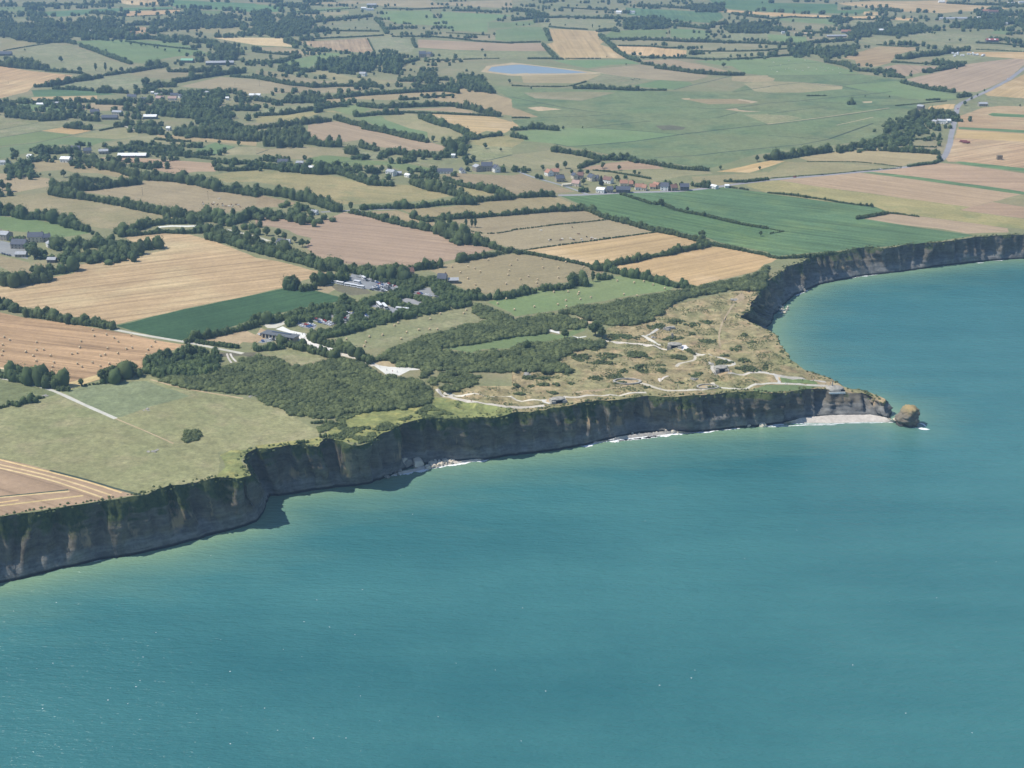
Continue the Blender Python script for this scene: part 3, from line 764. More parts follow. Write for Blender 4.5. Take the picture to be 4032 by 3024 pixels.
# the land sheet is cut along every outline, so that nothing overlaps
verts = [Vector(p[:2]) for p in bt]
nb = len(verts)
verts += [Vector((4500, 9000)), Vector((-4500, 9000)), Vector((-4500, 250))]
faces_in = [list(range(len(verts)))]
_a = np.array([tuple(v) for v in verts]); _b = np.roll(_a, -1, 0)
if (_a[:, 0] * _b[:, 1] - _b[:, 0] * _a[:, 1]).sum() < 0: faces_in[0].reverse()
def ccw(p):
    a = np.array([q[:2] for q in p], dtype=float); b = np.roll(a, -1, 0)
    return p if (a[:, 0] * b[:, 1] - b[:, 0] * a[:, 1]).sum() > 0 else p[::-1]
for k, poly, rd in regions:
    poly = ccw(poly)
    if k in ('st', 'pk', 'bn', 'wh', 'pa', 'ta', 'me', 'gr', 'cr', 'dc', 'ol', 'ma', 'gm', 'yg', 'wd', 'sa'):      # ragged field margins
        q = []
        for a, b in zip(poly, list(poly[1:]) + [poly[0]]):
            a = np.array(a[:2], float); b = np.array(b[:2], float); L_ = np.hypot(*(b - a)); m_ = max(1, int(L_ / 16))
            dn = np.array([a[1] - b[1], b[0] - a[0]]) / max(L_, 1e-6)
            for i in range(m_): q.append(a + (b - a) * i / m_ + (dn * random.uniform(-1.1, 1.1) * (1.6 if k == 'yg' else 1) if i else 0))
        poly = q
    s = len(verts); verts += [Vector((float(p[0]), float(p[1]))) for p in poly]; faces_in.append(list(range(s, len(verts))))
gp = []
for x in np.arange(-900, 1100, 26.0):
    for y in np.arange(560, 2600, 26.0): gp.append((x + random.uniform(-8, 8), y + random.uniform(-8, 8)))
mp_ = np.array([p[:2] for p in MOOR])
lo, hi = mp_.min(0), mp_.max(0)
for x in np.arange(lo[0], hi[0], 5.0):
    for y in np.arange(lo[1], hi[1], 5.0): gp.append((x + random.uniform(-1.5, 1.5), y + random.uniform(-1.5, 1.5)))
gp = np.array(gp)
land_poly = [tuple(v) for v in verts[:nb + 3]]
keep = inside(gp, land_poly) & (seg_dist(gp, [v for v in bt[:, :2]]) > 2.0)
gp = gp[keep]
verts += [Vector((float(a), float(b))) for a, b in gp]
res = delaunay_2d_cdt(verts, [], faces_in, 2, 1e-4, True)
OV, OF, ORIG = res[0], res[2], res[5]
OX = np.array([(v.x, v.y) for v in OV])
OZ = gz(OX[:, 0], OX[:, 1])
# shell craters and hummocks all over the headland
inm = inside(OX, mp_) & (seg_dist(OX, list(bt[:, :2])) > 4)
cr = []
while len(cr) < 120:
    c = np.array([random.uniform(lo[0], hi[0]), random.uniform(lo[1], hi[1])])
    if inside(c[None], mp_)[0] and inside(c[None], land_poly)[0]: cr.append((c, random.uniform(4, 10)))
dz = np.zeros(len(OX))
for c, r in cr:
    d = np.hypot(OX[:, 0] - c[0], OX[:, 1] - c[1]) / r
    dz += np.where(d < 1.7, -.27 * r * np.exp(-(d * 1.5) ** 2) + .09 * r * np.exp(-((d - 1.05) * 3.4) ** 2), 0)
sel = np.where(inm)[0]
for i in sel: dz[i] += .55 * fbm(OX[i, 0] / 16.0, OX[i, 1] / 16.0, 6.0)
edge = np.clip(seg_dist(OX, list(bt[:, :2])) / 14.0, 0, 1)
RZ = OZ + np.where(inm, dz * edge, 0)
def moor_z(x, y):
    z = float(gz(x, y)); d2 = None
    for c, r in cr:
        d = math.hypot(x - c[0], y - c[1]) / r
        if d < 1.7: z += -.27 * r * math.exp(-(d * 1.5) ** 2) + .09 * r * math.exp(-((d - 1.05) * 3.4) ** 2)
    return z
by = {}
for f, o in zip(OF, ORIG):
    if 0 not in o: continue
    by.setdefault(max(o), []).append(f)
for rid, fs in by.items():
    k, poly, rd = ('ba', None, None) if rid == 0 else regions[rid - 1]
    used = sorted({i for f in fs for i in f}); mp = {g: i for i, g in enumerate(used)}
    V = np.c_[OX[used], RZ[used]]
    if k == 'wa': V[:, 2] -= .15
    nm = KIND[k]
    me = bpy.data.meshes.new(nm)
    fl = []
    for f in fs:
        a, b, c = f[0], f[1], f[2]
        ar = (OX[b][0] - OX[a][0]) * (OX[c][1] - OX[a][1]) - (OX[b][1] - OX[a][1]) * (OX[c][0] - OX[a][0])
        fl.append([mp[i] for i in (f if ar > 0 else f[::-1])])
    me.from_pydata([tuple(v) for v in V], [], fl)
    if rd is None and poly is not None:
        e = [np.array(poly[(i + 1) % len(poly)]) - np.array(poly[i]) for i in range(len(poly))]
        rd = max(e, key=lambda v: v @ v)
    if rd is None: rd = np.array([1., .3])
    rd = rd / np.hypot(*rd); nn = np.array([-rd[1], rd[0]])
    uv = me.uv_layers.new(name="rows")
    li = np.zeros(len(me.loops), dtype=np.int32); me.loops.foreach_get("vertex_index", li)
    xy = V[:, :2] + (rid * 37.0 % 500)
    uv.data.foreach_set("uv", np.c_[xy @ nn, xy @ rd][li].astype(np.float32).ravel())
    me.materials.append(MATS[k])
    if k in ('mo', 'pa', 'me', 'ba', 'ma', 'gm'):
        for p in me.polygons: p.use_smooth = True
    o = link(nm, me); tag(o, kind='structure')
    r = random.Random(rid * 7 + 1)
    j = r.uniform(.9, 1.1); o.color = (j * r.uniform(.96, 1.04), j, j * r.uniform(.94, 1.06), 1)

# ------------------------------------------------------------------ labels that say where a thing stands in the view
LM = [("the pond", 2100, 270), ("the green-roofed barn", 740, 238), ("the white-roofed shed", 520, 612), ("the slate-roofed manor", 1900, 660), ("the red-roofed hamlet", 2450, 720),
      ("the big car park", 1450, 1115), ("the visitor centre", 1095, 1315), ("the white forecourt", 1560, 1460), ("the lone thicket", 755, 1712), ("the coast road bend", 3720, 640),
      ("the road junction", 3775, 395), ("the left-edge farm", 110, 960), ("the hedged bungalow", 1235, 838), ("the white cottage", 1108, 957), ("the slate farm", 1140, 640),
      ("the cream farmhouse", 465, 445), ("the white caravans", 3790, 215), ("the tall tree grove", 1360, 245), ("the orange wheat field", 2250, 170), ("the grazing cows", 2230, 940),
      ("the clifftop casemate", 2200, 1570), ("the round bunker", 2836, 1450), ("the tip bunker", 3290, 1520), ("the sandy casemate", 2660, 1360),
      ("the western ruin", 2893, 1172), ("the white barn", 260, 625), ("the red barn", 3905, 160), ("the swath-striped field", 1060, 170), ("the sharp cliff corner", 990, 1874), ("the far bay cliffs", 3500, 980)]
ORD = ["", "second", "third", "fourth", "fifth", "sixth", "seventh", "eighth", "ninth", "tenth", "eleventh", "twelfth", "thirteenth", "fourteenth", "fifteenth", "sixteenth",
       "seventeenth", "eighteenth", "nineteenth", "twentieth"] + ["twenty-" + w for w in ("first", "second", "third", "fourth", "fifth", "sixth", "seventh", "eighth", "ninth")] + ["thirtieth"]
PENDING = []                                   # object, phrase, category, group, photo place
def later(o, phrase, cat, group, px):
    o['category'] = cat; o['group'] = group
    PENDING.append((o, phrase, cat, px))
def settle_labels():
    sets = {}
    for o, ph, cat, (x, y) in PENDING:
        n, lx, ly = min(LM, key=lambda l: (l[1] - x) ** 2 + ((l[2] - y) * 2.2) ** 2)
        dx, dy = x - lx, (y - ly) * 2.2
        d = ("right of" if dx > 0 else "left of") if abs(dx) > abs(dy) else ("in front of" if dy > 0 else "behind")
        sets.setdefault((ph, n, d), []).append((math.hypot(dx, dy), o))
    for (ph, n, d), L in sets.items():
        L.sort(key=lambda t: t[0])
        for i, (_, o) in enumerate(L):
            o['label'] = f"{ph} {d} {n}" if len(L) == 1 else f"{ph} {(ORD[i] + ' ') if i else ''}nearest {d} {n}"

# ------------------------------------------------------------------ foliage: leaf-sized faces spread through lumpy crowns
def cloud(C, R, Hh, nq, qs, rg, core=True, base=None):
    """C: n x 3 feet of bushes, R radii, Hh heights -> vertices, quads, tint"""
    n = len(C); R = np.asarray(R, float); Hh = np.asarray(Hh, float)
    d = rg.normal(size=(n, nq, 3)); d[:, :, 2] = d[:, :, 2] + .35
    d /= np.linalg.norm(d, axis=2)[:, :, None]
    lump = 1 + .22 * np.sin(d[:, :, 0:1] * 5 + rg.uniform(0, 6, (n, 1, 1))) * np.cos(d[:, :, 1:2] * 4 + rg.uniform(0, 6, (n, 1, 1)))
    r = rg.uniform(.72, 1.06, (n, nq, 1)) * lump
    rad = np.stack([R, R, Hh * .55], -1)[:, None, :]
    p = d * r * rad + C[:, None, :]; p[:, :, 2] += Hh[:, None] * .5
    p[:, :, 2] = np.maximum(p[:, :, 2], C[:, None, 2] + .15)
    nn = d + np.array([0, 0, .25]) + rg.normal(size=d.shape) * .38; nn /= np.linalg.norm(nn, axis=2)[:, :, None]
    a = np.cross(nn, rg.normal(size=d.shape)); a /= np.linalg.norm(a, axis=2)[:, :, None] + 1e-9
    b = np.cross(nn, a)
    s = (qs * rg.uniform(.6, 1.25, (n, nq, 1)))
    V = np.stack([p + a * s, p + b * s * .8, p - a * s, p - b * s * .8], 2).reshape(-1, 3)
    Q = np.arange(len(V)).reshape(-1, 4)
    base = rg.uniform(0, .75, (n, 1)) if base is None else base.reshape(n, 1); t = np.clip(base + rg.uniform(-.15, .3, (n, nq)), 0, 1)
    T = np.repeat(t.ravel(), 4)
    if core:
        ang = np.arange(8) * math.pi / 4; k = []
        for zz, rr in ((.04, .62), (.36, .86), (.70, .76), (.94, .36)):
            k += [(rr * math.cos(a), rr * math.sin(a), zz) for a in ang]
        k = np.array(k) * np.array([.88, .88, .92])
        cf = [(r * 8 + i, r * 8 + (i + 1) % 8, r * 8 + 8 + (i + 1) % 8, r * 8 + 8 + i) for r in range(3) for i in range(8)] + [(24, 25, 26, 27), (24, 27, 28, 29), (24, 29, 30, 31)]
        cf = np.array(cf)
        wob = 1 + rg.uniform(-.16, .16, (n, 32, 1))
        cv = k[None] * wob * np.stack([R, R, Hh], -1)[:, None, :] + C[:, None, :]
        Q = np.r_[Q, (cf[None] + (np.arange(n) * 32)[:, None, None] + len(V)).reshape(-1, 4)]
        V = np.r_[V, cv.reshape(-1, 3)]; T = np.r_[T, np.clip(np.repeat(base, 32, 1) + rg.uniform(-.15, .25, (n, 32)), 0, 1).ravel()]
    return V, Q, T
def pxm(p):                                    # metres under one photo pixel
    return math.sqrt(p[0] ** 2 + p[1] ** 2 + (CAM_H - p[2]) ** 2) / F
def land_z(P2):
    return gz(P2[:, 0], P2[:, 1])

# trees: a trunk with limbs and a crown of several lumps, three habits
def tree_proto(habit, seed):
    rg = np.random.default_rng(seed); r = random.Random(seed)
    tm = MB(); 
    if habit == 'round':
        tm.cyl((0, 0, -.3), (.1, .05, 3.2), .34, .24); lumps = []
        for i in range(9):
            a = i * 2.4 + r.uniform(-.4, .4); q = r.uniform(.8, 2.6); z = r.uniform(4.0, 7.6)
            lumps.append((q * math.cos(a), q * math.sin(a), z, r.uniform(1.5, 2.3)))
        lumps += [(r.uniform(-.5, .5), r.uniform(-.5, .5), 8.2, 1.9), (0, 0, 5.5, 2.6)]
    elif habit == 'p':
        tm.cyl((0, 0, -.3), (0, .05, 4.0), .30, .2); lumps = []
        for i in range(9):
            z = 3.2 + i * .78; q = 1.0 * math.sin(math.pi * (i + 1.2) / 11)
            a = i * 2.4; lumps.append((q * math.cos(a) * .6, q * math.sin(a) * .6, z, .75 + q * .75))
    else:
        tm.cyl((0, 0, -.3), (0, 0, 3.0), .32, .22); lumps = []
        for i in range(8):
            z = 1.8 + i * .95; q = 2.5 * (1 - i / 8.5); a = i * 2.4
            lumps.append((q * .35 * math.cos(a), q * .35 * math.sin(a), z, .55 + q * .75))
    for i, (x, y, z, q) in enumerate(lumps[:5]): tm.cyl((.05, .03, 2.2), (x * .8, y * .8, z), .14, .05, 6)
    L = np.array(lumps); C = L[:, :3].copy(); C[:, 2] -= L[:, 3]
    V, Q, T = cloud(C, L[:, 3], L[:, 3] * 2, 64, .5, rg)
    T = np.clip(T * .6 + .2 + rg.uniform(-.1, .1), 0, 1)
    crown = quads("crown", V, Q, M_DARK if habit == 'c' else M_LEAF, T)
    return tm.mesh("trunk", M_BARK), crown
PROTO = {h: [tree_proto(h, s) for s in range(1, n + 1)] for h, n in (('round', 5), ('p', 2), ('c', 2))}
TREES = []
def put_tree(p, h, habit='round', group='trees among the hedges and fields', phrase=None):
    tr, crn = random.choice(PROTO[habit])
    if not TREES or habit not in [t['_h'] for t in TREES]: pass
    r = empty("tree", p, random.uniform(0, 6.28), h / 10.0)
    w = random.uniform(.9, 1.2); r.scale = (h / 10 * w, h / 10 * w, h / 10)
    link("trunk", tr, r); link("crown", crn, r)
    size = "small" if h <= 6 else "tall" if h >= 11 else "leafy"
    kind = {'round': "round", 'p': "slender", 'c': "conical"}[habit]
    later(r, phrase or f"{size} {kind} green tree", "tree", group, project((p[0], p[1], p[2] + h / 2)))
    return r
for line in '''
A215,430,5 525,510,12 690,600,12 825,580,14,p 910,580,16,p 960,600,10 1050,600,10 970,475,7 915,435,6 1130,375,8 1220,385,8 1260,385,7 1335,405,6 1360,410,6 1425,430,7 1550,440,8 975,350,9 1045,355,9 70,75,5 120,75,5 1140,20,10 1500,110,6 1750,70,6 1385,20,6 1340,20,6 1460,20,8 1700,265,8 1890,270,10,c 2090,420,7 1820,430,7 890,765,9 685,965,15 1155,955,14 1100,1040,12 740,50,8 2020,1000,9 1360,1100,10 1280,960,9 1850,800,7
B475,390,6 425,470,7 505,460,3 535,455,3 320,405,3 785,440,6 1015,480,16 1700,265,8 2060,295,9 1570,130,9 860,240,6 960,240,5 1510,90,6 700,25,6 130,25,6 200,35,6 1955,430,7 1980,480,8 2190,700,8 1370,620,4 1020,640,7 1225,240,8 1305,240,8 1380,240,8 1450,245,8 1520,250,8 1580,255,7 590,240,6 620,240,7
C40,210,6 100,215,5 150,210,6 330,210,6 460,215,5 695,225,9,p 755,230,7 1360,280,9,p 1550,335,5 1615,330,7 1750,310,13 1780,270,9 1210,385,6 1460,400,7 1555,450,12 1950,480,7 2170,475,5 820,490,4 1830,560,10 610,1100,3 165,760,5 985,555,4 440,1105,6
D590,30,9 665,70,5 815,45,6 880,55,5 950,55,6 655,20,5 1000,135,8 1240,150,9 1440,285,6 1660,345,8 1570,345,6 1820,360,6 1240,620,5 1340,610,9 890,570,9 1870,780,5 1810,820,5 1760,850,5 1700,890,8 1320,920,6 1050,835,4 840,830,3 2180,910,4 470,450,8 1220,385,5 1300,390,6
E550,400,10 135,240,14 190,350,12 15,500,13 75,520,11 895,165,7 1655,155,5 1570,180,4 1780,125,4 1895,130,6 2060,140,7 1890,370,6 1960,365,6 1310,350,11 1090,300,9 430,415,5 350,410,4 290,1080,14 800,920,6 350,1090,10
F640,110,14 720,110,13,p 835,195,11 915,140,12 1020,160,9 1530,100,9 1740,180,13 1880,270,9 1980,160,8 2115,195,5 1770,110,9 820,680,9 1815,830,9,p 1865,830,9,p 1895,830,10,p 335,970,7 475,1080,3 90,900,10 245,940,9 190,910,9 150,980,7 400,1000,9 450,1000,6 1320,370,8 1000,370,12 1090,360,10 870,355,8 250,265,5 280,150,10 1560,430,10 610,350,9 520,315,7 1600,230,9
G265,350,7 460,325,10 390,340,9 785,330,8 925,350,7 1060,390,6 1100,400,5 870,250,10 940,250,10 1000,250,10 1290,650,9 1515,710,6 1660,750,6 2120,270,9 2190,260,9 1800,350,6 770,460,13,c 620,470,8 905,440,8 930,460,6 1640,930,10 2150,920,6 1890,460,5 2140,355,5
H615,205,7 490,620,4 800,665,4 855,670,4 895,675,5 1475,265,9 200,580,4 260,585,4 325,600,4
I280,140,9 370,145,8 400,490,8 700,1110,6 40,410,8 430,1080,10 160,1010,10 920,1030,9 1100,980,11 1150,985,9 1390,880,11 1450,870,11 1640,830,11 1740,850,9 250,500,6 520,540,6
J1210,105,8 1920,330,9 330,240,13 1080,150,9 1200,180,9 770,380,9 850,110,9 1000,140,9 1620,300,8 1840,330,7 1410,100,7
K720,640,13 455,690,8 780,680,10 130,790,9 110,295,7 700,195,10,p 565,215,10
'''.strip().splitlines():
    sh = line[0]
    for i, w in enumerate(line.split()):
        q = (w[1:] if i == 0 else w).split(',')
        x, y = P(f"{sh}{q[0]},{q[1]}")[0]; h = float(q[2])
        p = ground(x, y, h * .5)
        TREES.append(dict(_h=q[3] if len(q) > 3 else 'round')); put_tree(p, h, q[3] if len(q) > 3 else 'round')

HEDGES = [l.split('|') for l in '''
9|E0,710 100,720 200,750 400,755 520,790 640,830 760,860
8|E440,545 560,570 750,590 960,625 1100,655 1300,695 1450,730 1650,750 1800,755
9|E1650,755 1880,775 2050,790 2150,740 2212,740 F0,730 200,735
7|E1020,890 1130,870 1300,815 1450,800 1600,800 1800,780
5|E1040,920 1200,910 1400,890 1620,895 1720,890
8|E1720,850 1850,890 2000,930 2212,975 F0,975 100,1020 300,1080 480,1130 600,1180 J640,90
6|E1800,935 2000,985 2212,1050 F0,1050 200,1100 400,1150 560,1200 J600,115
9|J640,80 800,110 900,120 1040,160 1150,170 1300,190
6|J1340,110 1420,100
7|J1470,90 1600,75
5|J1750,45 1800,30 1900,15 2000,0 F2212,1050
6|F820,715 1000,750 1150,795 1300,830 1450,860 1540,875
12|F1570,850 1680,890 1800,940
6|F1830,950 1950,990 2100,1030 2212,1050 G60,1068
5|F1340,760 1480,795 1560,785 1700,770 1900,760 2212,735 G0,735 200,720 380,705 590,700
2|F2000,915 2100,910 2212,890 G0,885 400,835 820,795
2|F1840,890 1950,910
2|G50,1065 300,1030 600,990 820,960 1280,898
4|G50,1070 200,1090 400,1130 600,1170 740,1210
6|K690,100 850,120 1000,160 1200,195 1400,250 1580,275
5|G600,690 680,710 800,765 1000,815 1200,870 1400,910 1560,950 1700,990
5|G800,1190 900,1165 1080,1135 1160,1110 1350,1080 1500,1045 1700,1010
4|G1700,1000 1900,1035 2100,1075 2212,1095 H0,1105 100,1120 400,1105 580,1080
4|G950,570 1080,610 1200,650
4|G1230,655 1290,650 1400,700 1530,730 1660,750 1800,785 2000,830 2200,862
3|H0,560 200,580 340,600 500,620 600,640 750,660 910,675
2|H0,870 70,885 140,895 20,915
4|H770,780 900,758 1030,735
3|H1030,735 1150,745 1300,765
8|G350,180 500,200 620,220 740,250
7|G740,255 900,260 1000,255 1080,280
5|G1120,290 1300,320 1450,345 1690,360
5|G580,340 650,310 750,280
3|G700,365 850,380 1000,405 1200,440
4|G0,360 150,365
6|G0,590 150,580 320,570 360,575
6|F1640,440 1800,490 1950,520 2212,580
9|F1350,450 1450,490 1600,520 1750,560 1850,600
7|F1860,620 2000,605 2212,590
6|F900,690 1050,675 1200,675 1400,670 1550,650 1700,640 1900,640
9|F0,530 130,550 250,560 350,590 450,600 600,650 700,690
9|E1340,420 1500,430 1700,460 1900,510 2100,540 2212,560
9|E700,250 850,310 1000,340 1150,390 1300,420
8|E450,490 600,510 800,510 1000,480 1200,455
8|E620,440 800,450 950,450
5|E1870,350 2000,360 2212,350
7|F680,370 800,400 900,440 1000,470 1180,480
8|F0,320 120,330 300,350 440,370 640,375
9|E350,200 500,190 640,190
7|E950,190 1100,170 1340,190
9|E1370,190 1500,200
4|E1340,95 1450,105
4|E1450,112 1640,115
4|E1350,230 1600,240 1850,270
6|E1860,280 2000,300 2212,290
9|E1530,40 1800,60 2000,80 2212,90
9|A1700,1040 1850,1030 2000,1060
8|F430,110 600,140 720,140
10|F780,190 880,200
7|F900,150 1040,180
7|F1090,230 1180,200 1300,220 1450,230 1600,240 1700,230
10|F1650,200 1780,200
5|F920,0 1100,30 1300,80 1480,115
6|B680,1010 830,1055 1000,1090 1150,1125 1300,1165 1480,1210
7|B1420,1000 1560,1050 1680,1080 1800,1130 1900,1180
5|B1860,1190 2000,1165 2120,1155
7|B1740,910 1850,920 1950,950 2090,985
4|B1250,962 1400,968 1600,972 1800,982 1950,988 2090,997
8|B880,890 1050,910 1250,905 1450,895 1600,890 1730,895
6|B870,990 1050,972 1260,967
6|B0,985 250,970 500,930 750,895
7|B0,1090 200,1070 400,1050 640,1025
7|B0,850 200,870 400,860 520,870
8|B250,840 450,830 650,830
7|B690,830 900,805 1150,790 1400,775 1600,765 1750,785
8|B1400,740 1500,740 1720,730
4|B1450,835 1700,815
5|B1240,850 1400,845
6|B480,740 700,730 900,730 1080,740
8|B900,700 980,720
10|B1390,665 1550,665 1680,665
8|B1230,680 1350,680
9|B1750,660 1850,695 1950,725 2040,780
6|B0,660 150,690 300,720 440,730
9|B230,580 350,590 460,600
6|B80,540 250,510 380,480
5|B0,440 150,455 350,470
7|B650,605 850,625
7|B1290,530 1400,500
4|B1500,510 1640,515
3|B1660,515 1900,505 2100,500
8|B250,350 380,370
4|B380,340 600,325 900,312 1100,300
3|B965,330 1000,400 1025,440
5|B1350,330 1380,400
4|B1180,310 1500,310 1700,325 1900,350 2212,368 C0,363 240,357
3|B1650,280 1900,295 2020,300
4|B560,260 750,262 1060,265
9|B200,260 350,270 500,260 620,250
7|B420,190 600,170 800,150 1000,130
3|B350,100 600,85 900,65
6|B1030,160 1080,200 1130,280
4|B1100,70 1400,75 1640,65
5|B1700,85 1900,90 2100,100
6|B330,50 440,50
4|B470,40 570,40
4|C320,225 450,240 650,250
7|C740,260 850,250 920,262
6|C760,300 830,360 900,430 1000,490 1100,520
6|C290,250 330,340
5|C270,380 330,450 390,500
4|C140,500 330,500 440,505
3|C470,502 760,502
4|C1110,490 1300,495 1500,495 1650,505 1900,505 2212,490 D0,485 200,470
5|C1120,540 1230,555
6|C1250,575 1450,600 1600,620 1850,635 2000,635
5|C830,332 1100,332 1330,342 1500,352 1800,357 2212,367 D0,372 240,377
4|C920,390 1200,395 1330,410 1480,405
4|C1580,437 1850,437 2212,432 D0,427 220,412
5|C0,170 200,150 500,140 700,150 1000,155
8|C0,80 150,90 300,120
7|C980,215 1150,200 1350,205 1550,222 1700,240
7|C1000,155 1200,155 1330,170
4|C430,62 700,77 900,87
6|C1120,40 1300,50 1500,65 1800,60
8|C1750,200 1850,190
8|C1850,245 2000,235 2212,245 D0,245 150,260
5|C1900,110 2100,140 2212,150
3|C0,735 200,742 400,745 520,735 640,700
6|C540,748 740,752 1000,762 1130,767
4|C1150,770 1330,772
7|C150,1090 250,1090 400,1105
6|C0,1105 120,1100
5|C0,1165 120,1185
3|C0,1012 150,1012
4|D0,160 200,142 450,152 650,147
7|D600,195 720,155
4|D730,160 900,165
4|D0,250 150,260
6|D300,265 450,275 540,275
7|D350,360 480,350 620,340 740,330
8|D200,455 350,445 480,435
8|D440,445 600,435 740,435
4|D0,482 190,472
7|D500,520 650,545 780,595 920,605
7|D640,240 800,230 1000,210
8|D720,310 850,275 1080,290 1250,250 1400,245
6|D960,70 1150,95
3|D940,382 1200,402 1300,392
8|D1120,490 1200,490 1300,470 1450,460 1600,430 1700,415
4|D1070,530 1250,540 1400,545
6|D1430,525 1580,540 1700,535
6|D1350,610 1480,595 1580,575 1690,550
6|D930,615 1040,615 1080,645 1170,658
5|D1150,700 1250,725 1400,760 1600,785
5|D1640,830 1750,815
7|D1820,125 2212,120
8|D1580,220 1800,210 2000,200 2212,180
6|D1550,20 1750,30 2000,35 2212,50
7|D1900,140 2100,165 2212,230
4|D1800,365 2000,372 2212,392
3|D1800,422 2212,442
9|D1230,1005 1300,995 1450,980 1600,980
3|D340,822 500,822
4|D1370,857 1480,852
6|D700,885 740,882
2|D1100,910 1300,890 1540,870
8|H0,250 150,240 250,225 400,200 540,180
8|H600,190 720,160
7|H720,150 900,150 1000,125
6|H960,180 1100,190 1300,200 1480,215
6|H900,135 1000,105 1100,95 1200,115
3|H1200,100 1500,100
3|H1200,162 1450,167
4|H1210,330 1330,315 1430,305 1500,275
1.6|H340,295 600,295 800,300 1000,320 1150,340
1.6|H0,440 200,425 500,405 800,375 1150,350
6|G1580,490 1700,500
4|G1840,460 2000,465 2212,442
3|G1880,512 2040,535
8|A300,730 450,725 600,690 880,650
5|A460,755 650,762 800,772
9|A850,775 930,775
6|A950,780 1100,790
6|A1120,612 1300,582 1440,562
9|A1280,552 1440,552
6|A900,640 1100,612
6|A400,600 600,612 700,622
11|A0,540 200,560 400,575
8|A60,515 300,525
9|A1510,690 1700,655 1900,625 2100,605
5|A2000,650 2212,665 B150,690
12|A1250,720 1400,715 1500,715
8|A1450,600 1700,602 1900,595
2.5|A30,435 200,405 430,370
6|A700,390 850,440 950,480 1130,540
6|A560,350 650,370
4|A1090,352 1300,382 1700,425
13|A0,275 200,305 400,325 580,335
10|A100,235 300,262
9|A230,80 300,65
9|A270,155 450,192 500,215
11|A500,225 700,215 850,205
7|A600,295 800,315 930,335
12|A900,265 1000,285 1100,285
9|A1080,205 1300,195 1480,165
9|A1100,325 1300,315 1520,345
8|A930,112 1050,122
9|A850,185 1000,155
10|A1500,205 1700,195 1900,205 2050,205
8|A1540,105 1650,105
8|A1900,125 2080,145
9|A1540,325 1800,355 1880,385
14|A1900,430 2030,440
10|A1900,485 2020,485
5|A200,52 400,42 600,32 900,42
3|A0,115 200,112
7|A780,102 930,112
3|A1200,80 1560,77
3|A1060,142 1400,127
8|A840,875 950,875 1110,885
5|A120,872 420,872
6|A650,868 830,863
10|A0,905 150,925
9|A100,985 300,1005 600,985
7|A340,1022 550,1012
8|A720,1012 850,1022
9|A1200,925 1400,925
8|A1410,905 1500,922
9|A1070,1052 1140,1045
7|A1000,1072 1050,1072
6|A560,1082 780,1102
3|A860,1122 1060,1082
10|A1200,1085 1320,1125
8|A1500,965 1700,995
8|A1600,905 1900,905
8|A1960,922 2212,932
6|A1600,802 1980,785
7|A2090,852 2212,832
7|I0,435 90,432
5|I90,462 210,477
6|I220,500 300,510 400,520 600,560
6|I660,565 800,580 970,610
10|I0,200 100,220 300,190 430,170
8|I440,130 560,110 640,95
9|E550,1010 700,990 850,990 1000,1010
11|E900,1030 1050,1070 1200,1040
9|E1220,1010 1390,1000
8|E600,1120 800,1110 1000,1110
8|E460,1010 550,1010
9|I100,1010 250,1050 340,1060
9|I370,1070 510,1090
4|I500,1150 590,1160
2|I700,1130 880,1110
7|I900,1060 1000,1065
9|I1000,1025 1100,990 1200,1000
5|I0,1030 100,1040
4|M70,180 160,190
5|M200,155 290,145
3|M0,218 70,202
3|M310,140 370,130
5|I1600,735 1800,690 2000,650 2212,590 J0,550
4|I1690,745 1880,770 2050,790
7|J0,560 200,530 400,490 500,460 720,420
6|J460,700 600,750 750,800 900,860 990,900
6|J220,740 400,790 600,840 690,870
5|J0,805 230,785
10|J265,250 345,240
7|J400,275 500,275
8|J500,225 650,205 800,170
7|J1870,350 1980,355 2212,335
6|K0,335 200,295
6|K240,285 400,275 500,258
9|K510,225 620,225
6|K740,190 860,182
3|N480,350 600,345 740,370
3|N560,470 640,465 740,480
3|N360,515 440,515
3|J560,640 680,690
'''.strip().splitlines()]
extra_trees = []
